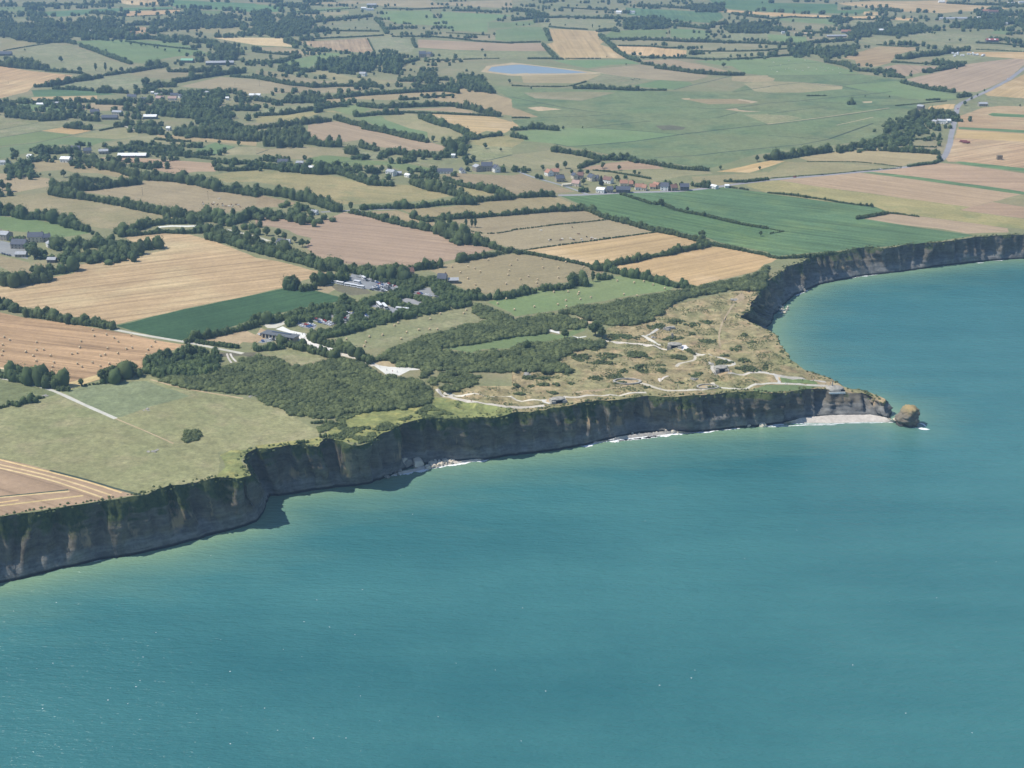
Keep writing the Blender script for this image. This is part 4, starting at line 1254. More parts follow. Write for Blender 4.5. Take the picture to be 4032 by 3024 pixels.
for h, path in HEDGES:
    h = float(h) * (1.12 if float(h) >= 5 else 1.0); L = g3(path, False, h * .55); pts = np.array([p[:2] for p in L])
    mid = L[len(L) // 2]; s = pxm(mid)
    step = max(1.3, min(h * .36, 3.6), s * 3.0); C = along(pts, step)
    length = np.hypot(*np.diff(pts, axis=0).T).sum()
    rows = 2 if h > 3 else 1
    cs = []
    t = np.gradient(C, axis=0); t /= np.maximum(np.linalg.norm(t, axis=1), 1e-6)[:, None]; nrm_ = np.c_[-t[:, 1], t[:, 0]]
    tall = np.clip(.86 + .30 * np.array([fbm(c[0] / 30, c[1] / 30, 1.5) for c in C]) + rng.uniform(-.16, .16, len(C)), .45, 1.35)
    for k in range(rows):
        off = (k - (rows - 1) / 2) * h * .45 + rng.uniform(-.18, .18, len(C)) * h
        cs.append(np.c_[C + nrm_ * off[:, None] + t * rng.uniform(-.5, .5, (len(C), 1)) * step, tall * rng.uniform(.85, 1.12, len(C))])
    A = np.concatenate(cs)
    A = A[rng.uniform(size=len(A)) > (.05 if h > 4 else .03)]
    foot = np.c_[A[:, :2], land_z(A) - .2]
    big = rng.uniform(size=len(A)) < (.16 if h >= 5 else 0)
    hh = h * A[:, 2] * np.where(big, 1.5, .9); R = np.maximum(hh * rng.uniform(.38, .6, len(A)), step * .55)
    qs = max(.40, s * 3.0 * .78) * (1 if h > 3 else .7)
    nq = int(np.clip(2.2 * (h * .45 / qs) ** 2 * 3.0, 14, 46 if h < 8 else 96))
    V, Q, T = cloud(foot, R, hh, nq, qs, rng)
    org = np.array([mid[0], mid[1], mid[2]])
    o = link("hedgerow", quads("hedgerow", V - org, Q, M_LEAF, T), None, org)
    size = "tall tree-filled hedge" if h >= 8 else "bushy hedgerow" if h >= 5 else "low trimmed hedge" if h >= 2.6 else "thin low hedge line"
    ln = "long" if length > 240 else "short" if length < 90 else "straight" if len(L) <= 3 else "winding"
    later(o, f"{ln} {size}", "hedge", "hedges dividing the fields", project((mid[0], mid[1], mid[2] + h / 2)))
    # a few full trees stand out of the taller hedges
    if h >= 7:
        for c in along(pts, random.uniform(26, 40))[:-1]:
            extra_trees.append((s, c + rng.uniform(-2, 2, 2), h * random.uniform(1.0, 1.4)))
extra_trees.sort(key=lambda t: t[0] / t[2])
for s, c, h in extra_trees[:max(0, 296 - len(TREES))]:
    put_tree((c[0], c[1], float(gz(c[0], c[1])) - .1), h)

HOUSE_LINES = '''
A1620,525,120,14,5,8,gn,db,green-roofed open farm barn
A1900,545,260,16,5,-8,gy,db,long grey-roofed cattle barn
A1140,838,85,9,4,0,sl,cr,slate-roofed house with white gable
A1245,862,75,8,3,5,sl,st,low slate outbuilding
A1385,852,75,9,4,20,pk,cr,pinkish brick house
A1490,852,80,8,3.5,0,pk,wh,pinkish long low house
A1505,825,70,8,4.5,-10,sl,cr,tall slate-roofed house
A1560,832,30,7,4,60,sl,wh,narrow white gable house
A1370,818,70,8,4,0,gy,wh,pale grey roofed house
A1320,800,30,6,3,0,wh,wh,small white roofed shed
A1790,802,40,8,4,40,gy,wh,white cottage among trees
A820,968,80,9,4,-5,sl,st,dark slate farmhouse
A1015,975,90,10,6,12,gy,cr,big cream farmhouse with dormers
A950,1018,150,9,3.5,0,sl,db,long dark barn
A1300,1010,125,12,4,0,wh,db,white-roofed open shed
A1458,1110,36,9,4,10,wh,wh,small square white barn
A2182,825,60,10,4,0,wh,wh,white flat farm shed
A790,270,30,8,4,0,wh,wh,small white shed in woods
A835,270,28,8,4,0,wh,wh,tiny white shed in woods
A1055,240,40,8,3,0,wh,wh,long thin white shed in woods
A50,468,110,12,4,-5,sl,db,dark blue-grey farm shed
A370,900,110,8,1.6,0,wh,wh,low pale polytunnel
A490,890,70,7,2,10,gy,st,low ruined sheepfold roof
A1965,850,30,7,4,0,wh,wh,small white house by hedge
E260,255,40,9,3.5,20,wh,wh,small white-roofed shed
E570,280,90,12,4.5,8,wh,wh,big white-roofed barn in field
E1145,247,270,12,3,0,wh,db,very long low white-roofed shed
E755,208,70,9,4,-15,sl,st,slate-roofed stone barn
E895,212,85,10,4,-12,gy,st,pale slate barn
E655,190,80,9,3.5,0,sl,db,dark slate roof in trees
E40,308,100,9,3.5,8,gy,wh,grey and white farm building
E45,935,95,12,6,20,gy,st,big stone barn with gable
E170,1015,140,11,5,6,sl,st,long slate-roofed stone farmhouse
E310,955,140,10,6,-6,sl,cr,tall slate house with chimneys
E400,960,70,8,5,-20,sl,st,small slate house beside taller one
E430,1012,50,8,4,60,gy,wh,white gabled outbuilding
E185,1100,100,9,3,0,gy,st,pale flat-roofed shed
E450,1148,80,8,3,0,gy,db,low grey garden shed
F235,308,105,9,4.5,0,sl,st,long slate farmhouse with chimneys
F380,315,70,9,5,0,gy,st,slate barn with dark wall
F465,352,75,9,2.5,10,wh,db,open shed with pale roof
F1170,392,75,10,5.5,35,gy,wh,white gabled barn
F1240,400,40,8,3,0,gy,st,small grey lean-to
F1315,418,36,7,3,50,wh,wh,small white gable shed
F1635,385,150,8,3.2,0,sl,wh,long low slate cottage with white end
F1782,378,30,7,3.5,70,sl,wh,small white gable cottage
F1915,352,70,11,6,60,gy,st,pale gabled wing of manor
F1995,345,110,11,7,0,sl,st,large slate manor house
F2075,362,60,9,5.5,60,sl,wh,white-gabled stable beside manor
F505,738,60,9,3,15,gy,wh,white bungalow inside tall hedge
F225,1003,80,9,4,25,sl,wh,white cottage with slate roof
F275,990,50,7,2.6,10,gy,wh,low white annexe
F1705,248,22,6,4,0,wh,wh,tiny white hut under tree
G320,398,60,9,4.5,60,re,wh,white gable end with red roof
G375,390,75,9,4.5,5,re,cr,bright orange-red tiled house
G412,448,80,9,4.5,-15,sl,st,slate house behind walled garden
G540,425,45,8,5,70,sl,cr,cream gabled house
G592,422,55,9,4.5,10,br,st,brown-roofed house
G690,440,60,8,5,55,sl,cr,slate house with pale dormers
G730,445,40,8,4,20,sl,st,small dark slate house
G555,490,70,9,4,25,pk,cr,pink-roofed cottage at lane corner
G480,498,110,4,2.4,-20,cr,cr,long cream roadside outbuilding
G830,462,75,9,4.5,35,br,wh,rust-brown roof with white gable
G965,490,75,9,4.5,0,re,cr,red tiled house with double roof
G1027,495,34,9,4,0,re,st,narrow red-roofed house
G770,545,75,10,4,25,wh,wh,white-roofed workshop
G845,545,60,9,4,0,sl,st,dark slate roadside house
G960,545,140,9,4,3,sl,db,long dark slate barn by road
G1100,522,85,9,4,0,re,wh,salmon red roadside house
G1145,528,36,9,3.5,20,re,cr,small salmon-roofed annexe
G1215,518,60,8,3,0,re,cr,low red-roofed garage
G1250,505,36,8,4.5,50,re,st,small red gable house
G1320,518,75,10,5.5,15,sl,wh,slate house with white gable
G1395,528,60,9,4,-15,br,st,brown gabled barn
G1490,522,85,9,5,0,sl,db,dark square barn at hamlet end
G1748,515,40,8,3,50,wh,wh,lone white gable hut by road
G1856,510,20,6,3,0,wh,wh,tiny white roadside hut
D310,292,180,10,3,0,ta,st,long tan-roofed stable
D672,275,90,10,4,0,re,st,red-roofed farmhouse
D590,312,190,10,3.5,-6,gy,st,long pale grey barn
D968,263,70,11,5,-8,wh,wh,bright white double barn
D950,287,60,9,4,0,re,st,dark red house
D862,240,30,8,4,0,wh,wh,small white house behind conifers
D1880,97,70,10,4,0,re,st,brick red house in trees
D1945,102,90,10,4,5,br,st,brown long house in trees
D1830,155,50,9,4,0,wh,wh,white villa roof
D1610,160,280,12,2.6,-2,gy,wh,pale glasshouse range
D1935,350,110,14,5,3,rb,db,red barn with white roof lights
D130,280,30,7,4,0,gy,wh,small house with white gable
D1500,1050,80,10,4.5,20,gy,wh,grey and white roadside house
D1445,1052,36,8,4,60,gy,cr,cream gable house
D1560,1045,36,8,4,0,wh,wh,white roadside bungalow
D1855,900,80,10,4,0,gy,st,grey stone smallholding
D1320,925,45,9,6,40,gy,db,tall dark barn
D2040,205,60,10,4,0,gy,wh,pale villa
D2120,185,50,10,4,0,wh,wh,white villa
D1500,15,60,10,4,0,wh,wh,far white house
D2100,30,60,10,4,0,wh,wh,far white villa
D2190,20,50,10,4,0,gy,wh,far grey villa
B1000,45,90,14,6,0,gy,st,large grey-roofed chateau
B930,72,50,10,5,0,wh,wh,white-walled farmhouse
B985,82,70,10,4,0,gy,wh,long white stable
B1440,472,70,12,8,0,sl,st,dark tall slate house
B1500,470,40,9,6,40,sl,st,dark slate house wing
B925,640,60,12,5,20,gy,wh,white house with steep pale roof
B12,825,60,10,4,0,wh,wh,white low shed behind trees
C925,105,50,11,5,25,wh,wh,pale gable house in trees
C1040,105,50,11,5,15,gy,wh,white house among poplars
J1325,158,80,9,4,-15,br,st,brown-roofed house among trees
J1610,215,85,10,5,10,sl,st,slate house with chimney
J1705,228,100,8,3,-5,gy,db,long pale-roofed shed
'''.strip().splitlines()
HP = np.array([ground(*P(','.join(l.split(',')[:2]))[0], 2.5)[:2] for l in HOUSE_LINES])
def open_view(q):
    """yards: no trees on a house or close in front of it"""
    ok = np.ones(len(q), bool)
    for hx, hy in HP:
        dx = np.abs(q[:, 0] - hx); dy = hy - q[:, 1]
        ok &= ~((np.hypot(dx, dy) < 11) | ((dx < 8) & (dy > 0) & (dy < 32)))
    return ok
def fill(poly, spacing):
    a = np.array([p[:2] for p in poly]); lo, hi = a.min(0), a.max(0)
    gx_, gy_ = np.meshgrid(np.arange(lo[0], hi[0], spacing), np.arange(lo[1], hi[1], spacing))
    q = np.c_[gx_.ravel(), gy_.ravel()] + rng.uniform(-.48, .48, (gx_.size, 2)) * spacing
    return q[inside(q, a)]
LAND2 = [tuple(p) for p in bt[:, :2]] + [(4500, 9000), (-4500, 9000), (-4500, 250)]
CLEAR = [r[1] for r in regions if r[0] in ('as', 'cn', 'sa', 'pt')]      # paved and open ground stays clear inside the woods
for line in '''
thicket|3.6|3.0|N0,110 100,180 240,215 300,270 480,290 640,300 700,290 800,260 1000,240 1300,220 1480,190 1530,140 1500,60 J1540,1200 1480,1140 1400,1070 1240,1050 1100,1050 1010,1010 920,920 740,870 690,890 600,915 380,970 240,940 220,910 30,870 0,860 I2212,880 2080,910 2000,960 1900,970 1880,1010 1700,1040 1400,1050 1380,1085 1560,1130 1900,1170 2212,1200
thicket|3.6|3.0|J1010,900 1250,780 1450,705 1640,655 1800,605 2010,565 1860,470 1900,430 2000,450 2212,540 K0,565 300,505 400,510 520,535 640,595 620,620 340,655 240,675 0,695 J2212,705 1900,755 1600,795 1600,810 1700,830 1860,860 1950,830 2212,815 K0,800 130,755 400,745 500,725 620,730 790,745 800,790 560,820 420,870 400,930 520,990 480,1010 100,1000 0,1005 J2212,1005 1450,985 1250,965 1200,920 1050,920
scrub|3.2|2.5|J1420,1010 1980,1020 1970,1070 1850,1130 1700,1170 1560,1160 1480,1090 1440,1070
thicket|4.2|3.0|K390,495 560,445 830,420 1060,370 1400,320 1580,285 1740,245 2100,170 2212,90 2180,290 2100,300 1900,290 1500,365 1330,440 1300,505 1200,515 1220,555 1050,595 840,600 780,580 600,540 560,505
wood|5.5|3.4|J0,570 300,500 500,450 720,420 730,350 820,360 860,400 1050,345 1120,320 1250,285 1350,290 1480,265 1560,180 1700,270 1850,340 1850,430 1680,445 1500,495 1180,555 900,635 680,685 640,695 450,690 480,655 700,625 500,580 300,600 70,610
wood|6.5|3.4|I1240,950 1280,890 1400,850 1500,870 1560,810 1680,800 1800,830 1880,830 1900,960 1880,1000 1700,1030 1400,1040 1240,980
wood|6.5|3.6|J900,130 1050,150 1140,130 1280,170 1560,190 1500,260 1350,290 1250,285 1100,240 980,215
scrub|1.6|1.4|N480,300 700,300 950,250 760,330 780,400 1050,370 1150,340 1330,300 1500,190 1560,230 1750,290 1660,310 1400,325 1250,375 1080,430 1000,510 850,540 700,490 560,460
thicket|3|2.4|M1590,425 1720,420 1735,480 1650,500 1600,510 1585,470
copse|9|5.5|E100,300 200,280 270,330 280,410 120,410 30,400
copse|10|5.5|A0,150 80,160 130,220 90,280 0,310
copse|11|5.5|A110,230 300,200 560,270 590,340 300,350 120,310
copse|12|5.5|A720,160 850,200 900,250 860,320 700,280 580,250 600,200
copse|10|5.5|A900,180 1090,230 1110,300 960,330 900,290
copse|10|5.5|A1480,180 1700,130 2060,170 2080,220 1700,230 1500,240
copse|12|5.5|A1880,390 2020,380 2030,490 1900,500
copse|10|5.5|B0,110 130,120 170,250 120,300 0,270
copse|9|5.5|B160,230 300,130 480,180 480,250 380,290 180,300
copse|13|5.5|B530,530 700,505 900,480 1020,470 1010,590 850,600 560,590
copse|14|5.5|B1055,490 1150,465 1250,510 1230,600 1070,590
copse|9|5.5|A1560,790 1900,770 1980,810 1900,860 1640,900 1580,860
copse|10|5.5|A1380,880 1500,900 1620,960 1900,940 2000,960 1980,1010 1700,1010 1500,1000 1400,960
copse|10|5.5|A1530,1110 1700,1060 1900,1040 2200,1090 2200,1170 1800,1160 1560,1160
copse|12|5.5|B150,1110 280,1090 440,1090 440,1160 380,1240 160,1230
copse|12|5.5|F0,10 150,30 400,20 440,60 300,120 100,120 0,90
copse|8|5.5|E620,990 820,950 1100,970 1200,1030 1170,1110 850,1140 620,1140
copse|8|5.5|F220,660 420,660 620,770 500,810 230,770
copse|9|5.5|F0,690 200,690 210,770 0,780
copse|9|5.5|E1860,760 2100,710 2212,720 2212,880 2100,900 1950,850
copse|11|5.5|F1560,850 1660,780 1700,850 1810,900 1820,970 1660,930
copse|9|5.5|F1650,110 1780,80 1800,230 1660,240
copse|10|5.5|D200,420 340,370 400,440 390,470 220,470
copse|10|5.5|D450,410 740,390 740,450 480,480
copse|10|5.5|D720,280 800,220 1000,180 1000,230 850,310 720,330
copse|9|5.5|D1000,250 1300,200 1420,240 1100,310
copse|9|5.5|D1600,200 1900,140 2100,150 2000,230 1700,230
copse|9|5.5|C1000,160 1330,150 1330,230 980,240
copse|9|5.5|C1860,210 2050,190 2212,210 2212,270 1850,265
copse|9|5.5|C1500,50 1820,20 1820,80 1600,90
copse|10|5.5|D1240,1000 1300,960 1500,950 1610,970 1600,1030 1280,1030
copse|7|5.5|D1020,1020 1300,1060 1400,1140 1100,1244 800,1244 1060,1150
copse|7|5.5|H800,150 950,120 1180,100 1190,160 1000,180 700,190
copse|9|5.5|B1390,620 1540,620 1540,700 1400,690
copse|9|5.5|B1750,640 1930,650 2040,780 1780,750
'''.strip().splitlines():
    nm, h, sp, path = line.split('|'); h = float(h); sp = float(sp)
    poly = g2(path, h * .6)
    s = pxm(poly[0]); q = fill(poly, max(sp, s * 3.4)); q = q[inside(q, LAND2)]
    for c in CLEAR:
        ca = np.array(c)
        if ca[:, 0].max() < q[:, 0].min() or ca[:, 0].min() > q[:, 0].max() or ca[:, 1].max() < q[:, 1].min() or ca[:, 1].min() > q[:, 1].max(): continue
        q = q[~np.any([inside(q + np.array([0, dy]), ca) for dy in ((0, 4, 8, 12) if h > 5 else (0, 5))], axis=0)]
    if not len(q): continue
    k = .32 if nm == 'copse' else .2
    tl = np.clip(.85 + .5 * np.array([fbm(c[0] / 18, c[1] / 18, 3.0) for c in q]) + rng.uniform(-k, k, len(q)), .35, 1.4)
    if nm == 'copse': kp = open_view(q); q = q[kp]; tl = tl[kp]
    if nm in ('copse', 'scrub'):
        kp = np.array([fbm(c[0] / (34 if nm == 'copse' else 13), c[1] / (34 if nm == 'copse' else 13), 21.0) for c in q]) > (-.02 if nm == 'copse' else -.04)
        q = q[kp]; tl = tl[kp]
    if nm == 'copse': q = q + rng.normal(size=q.shape) * 5.0; tl *= .85 + .35 * (rng.uniform(size=len(q)) < .3)
    hh = h * tl; R = np.maximum(sp * (rng.uniform(.85, 1.35, len(q)) if nm in ('thicket', 'scrub') else rng.uniform(.62, 1.05, len(q))), s * 2)
    qs = max(.42, s * 3.0 * .75) * (1 if h > 2 else .55)
    nq = int(np.clip(9 * (sp * .8 / qs) ** 2, 22, 60))
    kinds = np.clip(.38 + 1.0 * np.array([fbm(c[0] / 15, c[1] / 15, 33.0) for c in q]) + rng.uniform(-.28, .28, len(q)), 0, .9)
    V, Q, T = cloud(np.c_[q, land_z(q) - .3], R, hh, nq, qs, rng, True, kinds)
    o = link(nm, quads(nm, V, Q, M_SCRUB if nm in ('thicket', 'scrub') else M_LEAF, T)); tag(o, kind='stuff')
# the countless far trees along the field edges
polys = [np.array([p[:2] for p in r[1]]) for r in regions if r[0] not in ('dt',)]
def scatter(path, n, h0, h1):
    poly = np.array([p[:2] for p in g2(path, 4)]); lo_, hi_ = poly.min(0), poly.max(0); out = []
    q = rng.uniform(lo_, hi_, (n * 6, 2)); q = q[inside(q, poly)]
    ok = np.ones(len(q), bool)
    for g in polys:
        if (g.max(0) < lo_).any() or (g.min(0) > hi_).any(): continue
        i = inside(q, g)
        if i.any():
            d = np.full(len(q), 0.0); d[i] = seg_dist(q[i], list(g) + [g[0]]); ok &= ~(i & (d > 9))
    q = q[ok][:n]
    # most stand in little rows and clusters
    c = np.concatenate([q[: int(n * .4)], q[rng.integers(0, max(1, int(n * .25)), int(n * 1.1))] + rng.normal(size=(int(n * 1.1), 2)) * np.array([15.0, 4.0])]) if len(q) > 4 else q
    return np.c_[c, rng.uniform(h0, h1, len(c))]
far = np.concatenate([scatter(*a) for a in (
    ("A0,0 2212,0 2212,560 1400,560 1200,340 600,330 0,300", 620, 6, 13), ("A840,780 2212,700 2212,1180 1200,1180 1050,1000 1100,850", 190, 6, 12), ("A0,860 840,850 840,1020 0,1000", 120, 5, 11),
    ("B0,0 600,0 600,320 400,420 0,300", 240, 7, 13), ("B600,0 2212,0 2212,340 600,330", 170, 4, 9), ("B0,400 1700,450 2100,760 1500,900 0,1000", 260, 4, 10), ("C0,0 2212,0 2212,260 0,200", 260, 5, 11),
    ("C0,250 2212,260 2212,500 1100,520 900,260", 100, 4, 8), ("D0,0 2212,0 2212,460 1700,430 900,600 0,480", 420, 5, 12), ("D900,600 1700,520 1200,690", 40, 4, 8), ("D1020,960 1620,950 1560,1240 1100,1240", 90, 4, 8),
    ("E60,130 1500,110 2212,280 2212,400 900,330 0,330", 150, 4, 9), ("F0,230 2212,230 2212,420 1300,480 700,400 0,380", 110, 4, 9), ("E0,960 600,960 600,1160 0,1150", 30, 4, 8),
    ("G250,340 1500,460 1500,560 560,560 250,430", 70, 3, 6), ("A-600,-420 2212,-420 2212,0 -600,0", 420, 7, 13), ("C0,-420 3200,-420 3200,0 0,0", 420, 7, 13), ("D2212,-100 3300,-100 3300,700 2212,600", 260, 5, 12), ("E-1100,-1000 0,-1000 0,1100 -1100,1100", 420, 5, 12))])
far = far[inside(far[:, :2], LAND2)]; far = far[open_view(far[:, :2])]
sF = np.hypot(far[:, 0], far[:, 1]).mean() / F
V, Q, T = cloud(np.c_[far[:, :2], land_z(far) - .3], far[:, 2] * rng.uniform(.4, .6, len(far)), far[:, 2], 34, sF * 2.4, rng)
tag(link("far_trees", quads("far_trees", V, Q, M_LEAF, T)), kind='stuff')
# low growth hanging over the brink all along the cliffs
sel = (np.arange(len(st)) % 1 == 0) & (bt[:, 1] < 1700) & (bt[:, 0] > -420)
b0 = bt[sel]; n0 = nrm[sel]; parts = []
for k in range(3):
    o = rng.uniform(-4.5, 1.5, len(b0)); m = np.array([fbm(p[0] / 14, p[1] / 14, 8.0 + k) for p in b0]) + rng.uniform(-.3, .5, len(b0)) > .2
    c = b0[m].copy(); c[:, :2] += n0[m] * o[m][:, None]; c[:, 2] -= np.maximum(o[m], 0) * 1.6 + .3; parts.append(c)
c = np.concatenate(parts)
hh = rng.uniform(.5, 1.5, len(c))
V, Q, T = cloud(c, hh * rng.uniform(.7, 1.1, len(c)), hh, 14, .38, rng)
tag(link("cliff_top_scrub", quads("cliff_top_scrub", V, Q, M_SCRUB, T)), kind='stuff')
# gorse and bramble clumps in and between the craters of the headland
for w in '''
1410,580,150,35 1570,610,140,40 1690,590,70,35 1250,620,150,50 1150,560,130,50 970,715,230,50 1370,725,220,40 1690,750,170,40 1555,690,60,25 1930,825,110,25 720,828,90,25 590,890,180,70 830,880,200,60 770,935,220,40 1090,870,200,60 1450,890,140,40 1540,840,80,40 1110,985,150,55 1290,955,90,35 965,1010,80,35 890,1050,130,50 1300,1010,80,50 720,1070,120,40 410,990,230,40 140,1065,120,55 280,1075,100,30 350,1050,70,20 160,1125,60,25 275,1130,110,30 390,1125,70,20 40,1140,80,30 350,1190,90,40 60,1200,90,40 1590,1030,120,40 2010,985,200,50 2000,915,100,30 1830,930,150,25 470,1035,50,25 2000,700,60,25 2100,1000,90,40 1750,1150,120,14 860,710,70,40 1960,800,60,16 1030,850,60,30 940,1110,110,20 510,1115,60,16 1450,1110,60,16 1840,880,90,16 1780,1085,60,16 1640,575,60,18 2080,760,90,20 1150,1150,80,14 2190,970,60,40
'''.split():
    x, y, ww, hp = (float(v) for v in w.split(','))
    a, b = P(f"K{x},{y}")[0]; cpt = ground(a, b, .6); s = pxm(cpt)
    rx = ww * .4557 * s / 2; ry = max(hp * .4557 * s / 2 / .38, 1.2)
    n = int(np.clip(rx * ry * 1.3, 8, 160)); ang = rng.uniform(0, 6.28, n); rr = np.sqrt(rng.uniform(0, 1, n)) * (1 + .25 * np.sin(ang * 3 + x))
    q = np.c_[cpt[0] + rx * rr * np.cos(ang), cpt[1] + ry * rr * np.sin(ang)]
    z = np.array([moor_z(*p) for p in q]); hh = rng.uniform(.8, 2.3, n) * (1.25 - .6 * np.minimum(rr, 1))
    V, Q, T = cloud(np.c_[q, z - .2], rng.uniform(.9, 1.6, n), hh, 26, .36, rng)
    o = link("gorse_bush", quads("gorse_bush", V - cpt, Q, M_SCRUB, T * .85), None, cpt)
    later(o, ("broad" if ww > 120 else "small" if ww < 75 else "dark") + " gorse clump", "bush", "gorse clumps on the headland", (a, b))

# low heath and bramble mottling the whole headland, dense in some hollows
q = fill(MOOR, 1.9); q = q[inside(q, LAND2)]
n1 = np.array([fbm(a / 21, b / 21, 15.0, 4) for a, b in q]) + rng.normal(size=len(q)) * .16
q = q[(n1 > .27) & (seg_dist(q, list(bt[:, :2])) > 5)]
for r in regions:
    if r[0] in ('pt', 'cn', 'sa', 'gr'): 
        g = np.array([p[:2] for p in r[1]])
        if not ((g.max(0) < q.min(0)).any() or (g.min(0) > q.max(0)).any()): q = q[~inside(q, g)]
z = np.array([moor_z(*a) for a in q]); hh = rng.uniform(.25, .95, len(q))
V, Q, T = cloud(np.c_[q, z - .1], rng.uniform(.6, 1.2, len(q)), hh, 14, .3, rng, False)
tag(link("low_heath", quads("low_heath", V, Q, M_SCRUB, T)), kind='stuff')

# ------------------------------------------------------------------ buildings
ROOFC = {'sl': (.085, .095, .12), 'gy': (.36, .37, .38), 're': (.36, .19, .125), 'wh': (.78, .78, .76), 'gn': (.22, .42, .27), 'br': (.19, .105, .08), 'pk': (.40, .27, .22), 'ta': (.55, .43, .28), 'cr': (.6, .55, .42), 'rb': (.30, .09, .075)}
WALLC = {'wh': (.78, .76, .70), 'cr': (.62, .55, .42), 'st': (.34, .30, .24), 'db': (.16, .15, .14)}
MR = {k: plain("roof_" + k, v, .7, .25, .14, .6) for k, v in ROOFC.items()}
MW = {k: plain("wall_" + k, v, .9, .1, .1, .5) for k, v in WALLC.items()}
M_GLASS = plain("window_glass", (.05, .06, .07), .15, .5, .1)
M_DOOR = plain("door_paint", (.16, .12, .10), .6)
M_BRICK = plain("chimney_brick", (.28, .17, .13), .9)
M_SHELL = plain("weathered_concrete", (.34, .32, .275), .95, .1, .3, .35)
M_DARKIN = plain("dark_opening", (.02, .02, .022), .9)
UNIT_WIN = MB().box(-.5, .5, -.06, .06, 0, 1.3).mesh("window", M_GLASS)
def house(p, w, d, e, yaw, roof, wall, px, phrase):
    o = empty("house" if e > 3.2 and wall != 'db' else "shed", (p[0], p[1], p[2]), yaw)
    rise = d * (.42 if roof in ('sl', 're', 'br', 'pk') else .24)
    hw, hd = w / 2, d / 2
    m = MB(); m.prism([(-hd, -.4), (hd, -.4), (hd, e), (0, e + rise), (-hd, e)], -hw, hw)
    link("wall", m.mesh("wall", MW[wall]), o)
    r = MB(); ov = .35; th = .22; k = rise / hd
    for s in (-1, 1):
        pr = [(0, e + rise + .03), (s * (hd + ov), e - k * ov + .03), (s * (hd + ov), e - k * ov + .03 + th), (0, e + rise + th + .03)]
        r.prism(pr if s < 0 else pr[::-1], -hw - ov, hw + ov)
    rf = link("roof", r.mesh("roof", MR[roof]), o)
    if roof == 'rb':
        for x in (-.25, .2):
            q = MB(); q.prism([(-hd * .85, e + rise * .15 + .32), (-hd * .25, e + rise * .75 + .32), (-hd * .25, e + rise * .75 + .4), (-hd * .85, e + rise * .15 + .4)][::-1], w * x - w * .07, w * x + w * .07)
            link("roof_light", q.mesh("roof_light", MR['wh']), rf)
    if wall in ('wh', 'cr', 'st') and e >= 3.9 and roof in ('sl', 're', 'br', 'pk', 'gy'):
        for s in ((-1, 1) if w > 11 else (1,)):
            c = MB().box(s * (hw - .9) - .45, s * (hw - .9) + .45, -.35, .35, e + rise * .6, e + rise + 1.3)
            link("chimney", c.mesh("chimney", M_BRICK), rf)
    near = pxm(p) < .55
    if near and e >= 3:
        n = max(2, int(w / 3.2)); mid = n // 2
        for i in range(n):
            x = -hw + (i + .5) * w / n
            if i == mid: link("door", MB().box(x - .5, x + .5, -hd - .06, -hd + .04, 0, 2.1).mesh("door", M_DOOR), o)
            else: link("window", UNIT_WIN, o, (x, -hd, .9))
            if e >= 5: link("window", UNIT_WIN, o, (x, -hd, 3.2))
        for s in (-1, 1):
            q = link("window", UNIT_WIN, o, (s * hw, 0, e * .55)); q.rotation_euler = (0, 0, math.pi / 2)
    later(o, phrase, "house" if o.name.startswith("house") else "shed", "houses and barns of the countryside", px)
for line in HOUSE_LINES:
    a = line.split(','); px = P(f"{a[0]},{a[1]}")[0]; e = float(a[4]); p = ground(*px, e * .7)
    yaw = math.radians(float(a[5])); w = float(a[2]) * .4557 * pxm(p) / max(.55, math.cos(yaw)) * .86
    d = min(float(a[3]), 14) * .9
    if abs(float(a[5])) >= 50: w, d = max(9.0, d * 1.1), max(6, float(a[2]) * .4557 * pxm(p) * .95)
    house(p, max(w, 5.0), d, e, -yaw, a[6], a[7], px, a[8])

# the visitor centre: one long flat-roofed block with a row of piers
px = P("J210,690")[0]; A_, B_ = ground(*P("J78,690")[0], 2), ground(*P("J345,735")[0], 2)
vec = B_ - A_; ln = np.hypot(vec[0], vec[1]); yaw = math.atan2(vec[1], vec[0])
o = empty("visitor_centre", tuple((A_ + B_) / 2), yaw); tag(o, "long low grey visitor centre with flat roof and pale piers", "building")
link("wall", MB().box(-ln / 2, ln / 2, -4, 4.5, -.5, 3.8).mesh("wall", MW['st']), o)
rf = link("roof", MB().box(-ln / 2 - 1, ln / 2 + 1, -5.2, 5.3, 3.8, 4.25).mesh("roof", plain("flat_roof_felt", (.13, .14, .15))), o)
link("roof_light", MB().box(-ln * .3, ln * .3, 1, 3, 4.25, 4.6).mesh("roof_light", M_GLASS), rf)
pier = MB().box(-.35, .35, -.3, .3, 0, 3.79).mesh("pier", MW['cr'])
glz = MB().box(-1.1, 1.1, -.05, .05, .3, 3.6).mesh("window", M_GLASS)
for i in range(9):
    x = -ln / 2 + (i + .5) * ln / 9
    link("pier", pier, o, (x - ln / 18 + .4, -4.6, 0)); link("window", glz, o, (x, -4.03, 0))

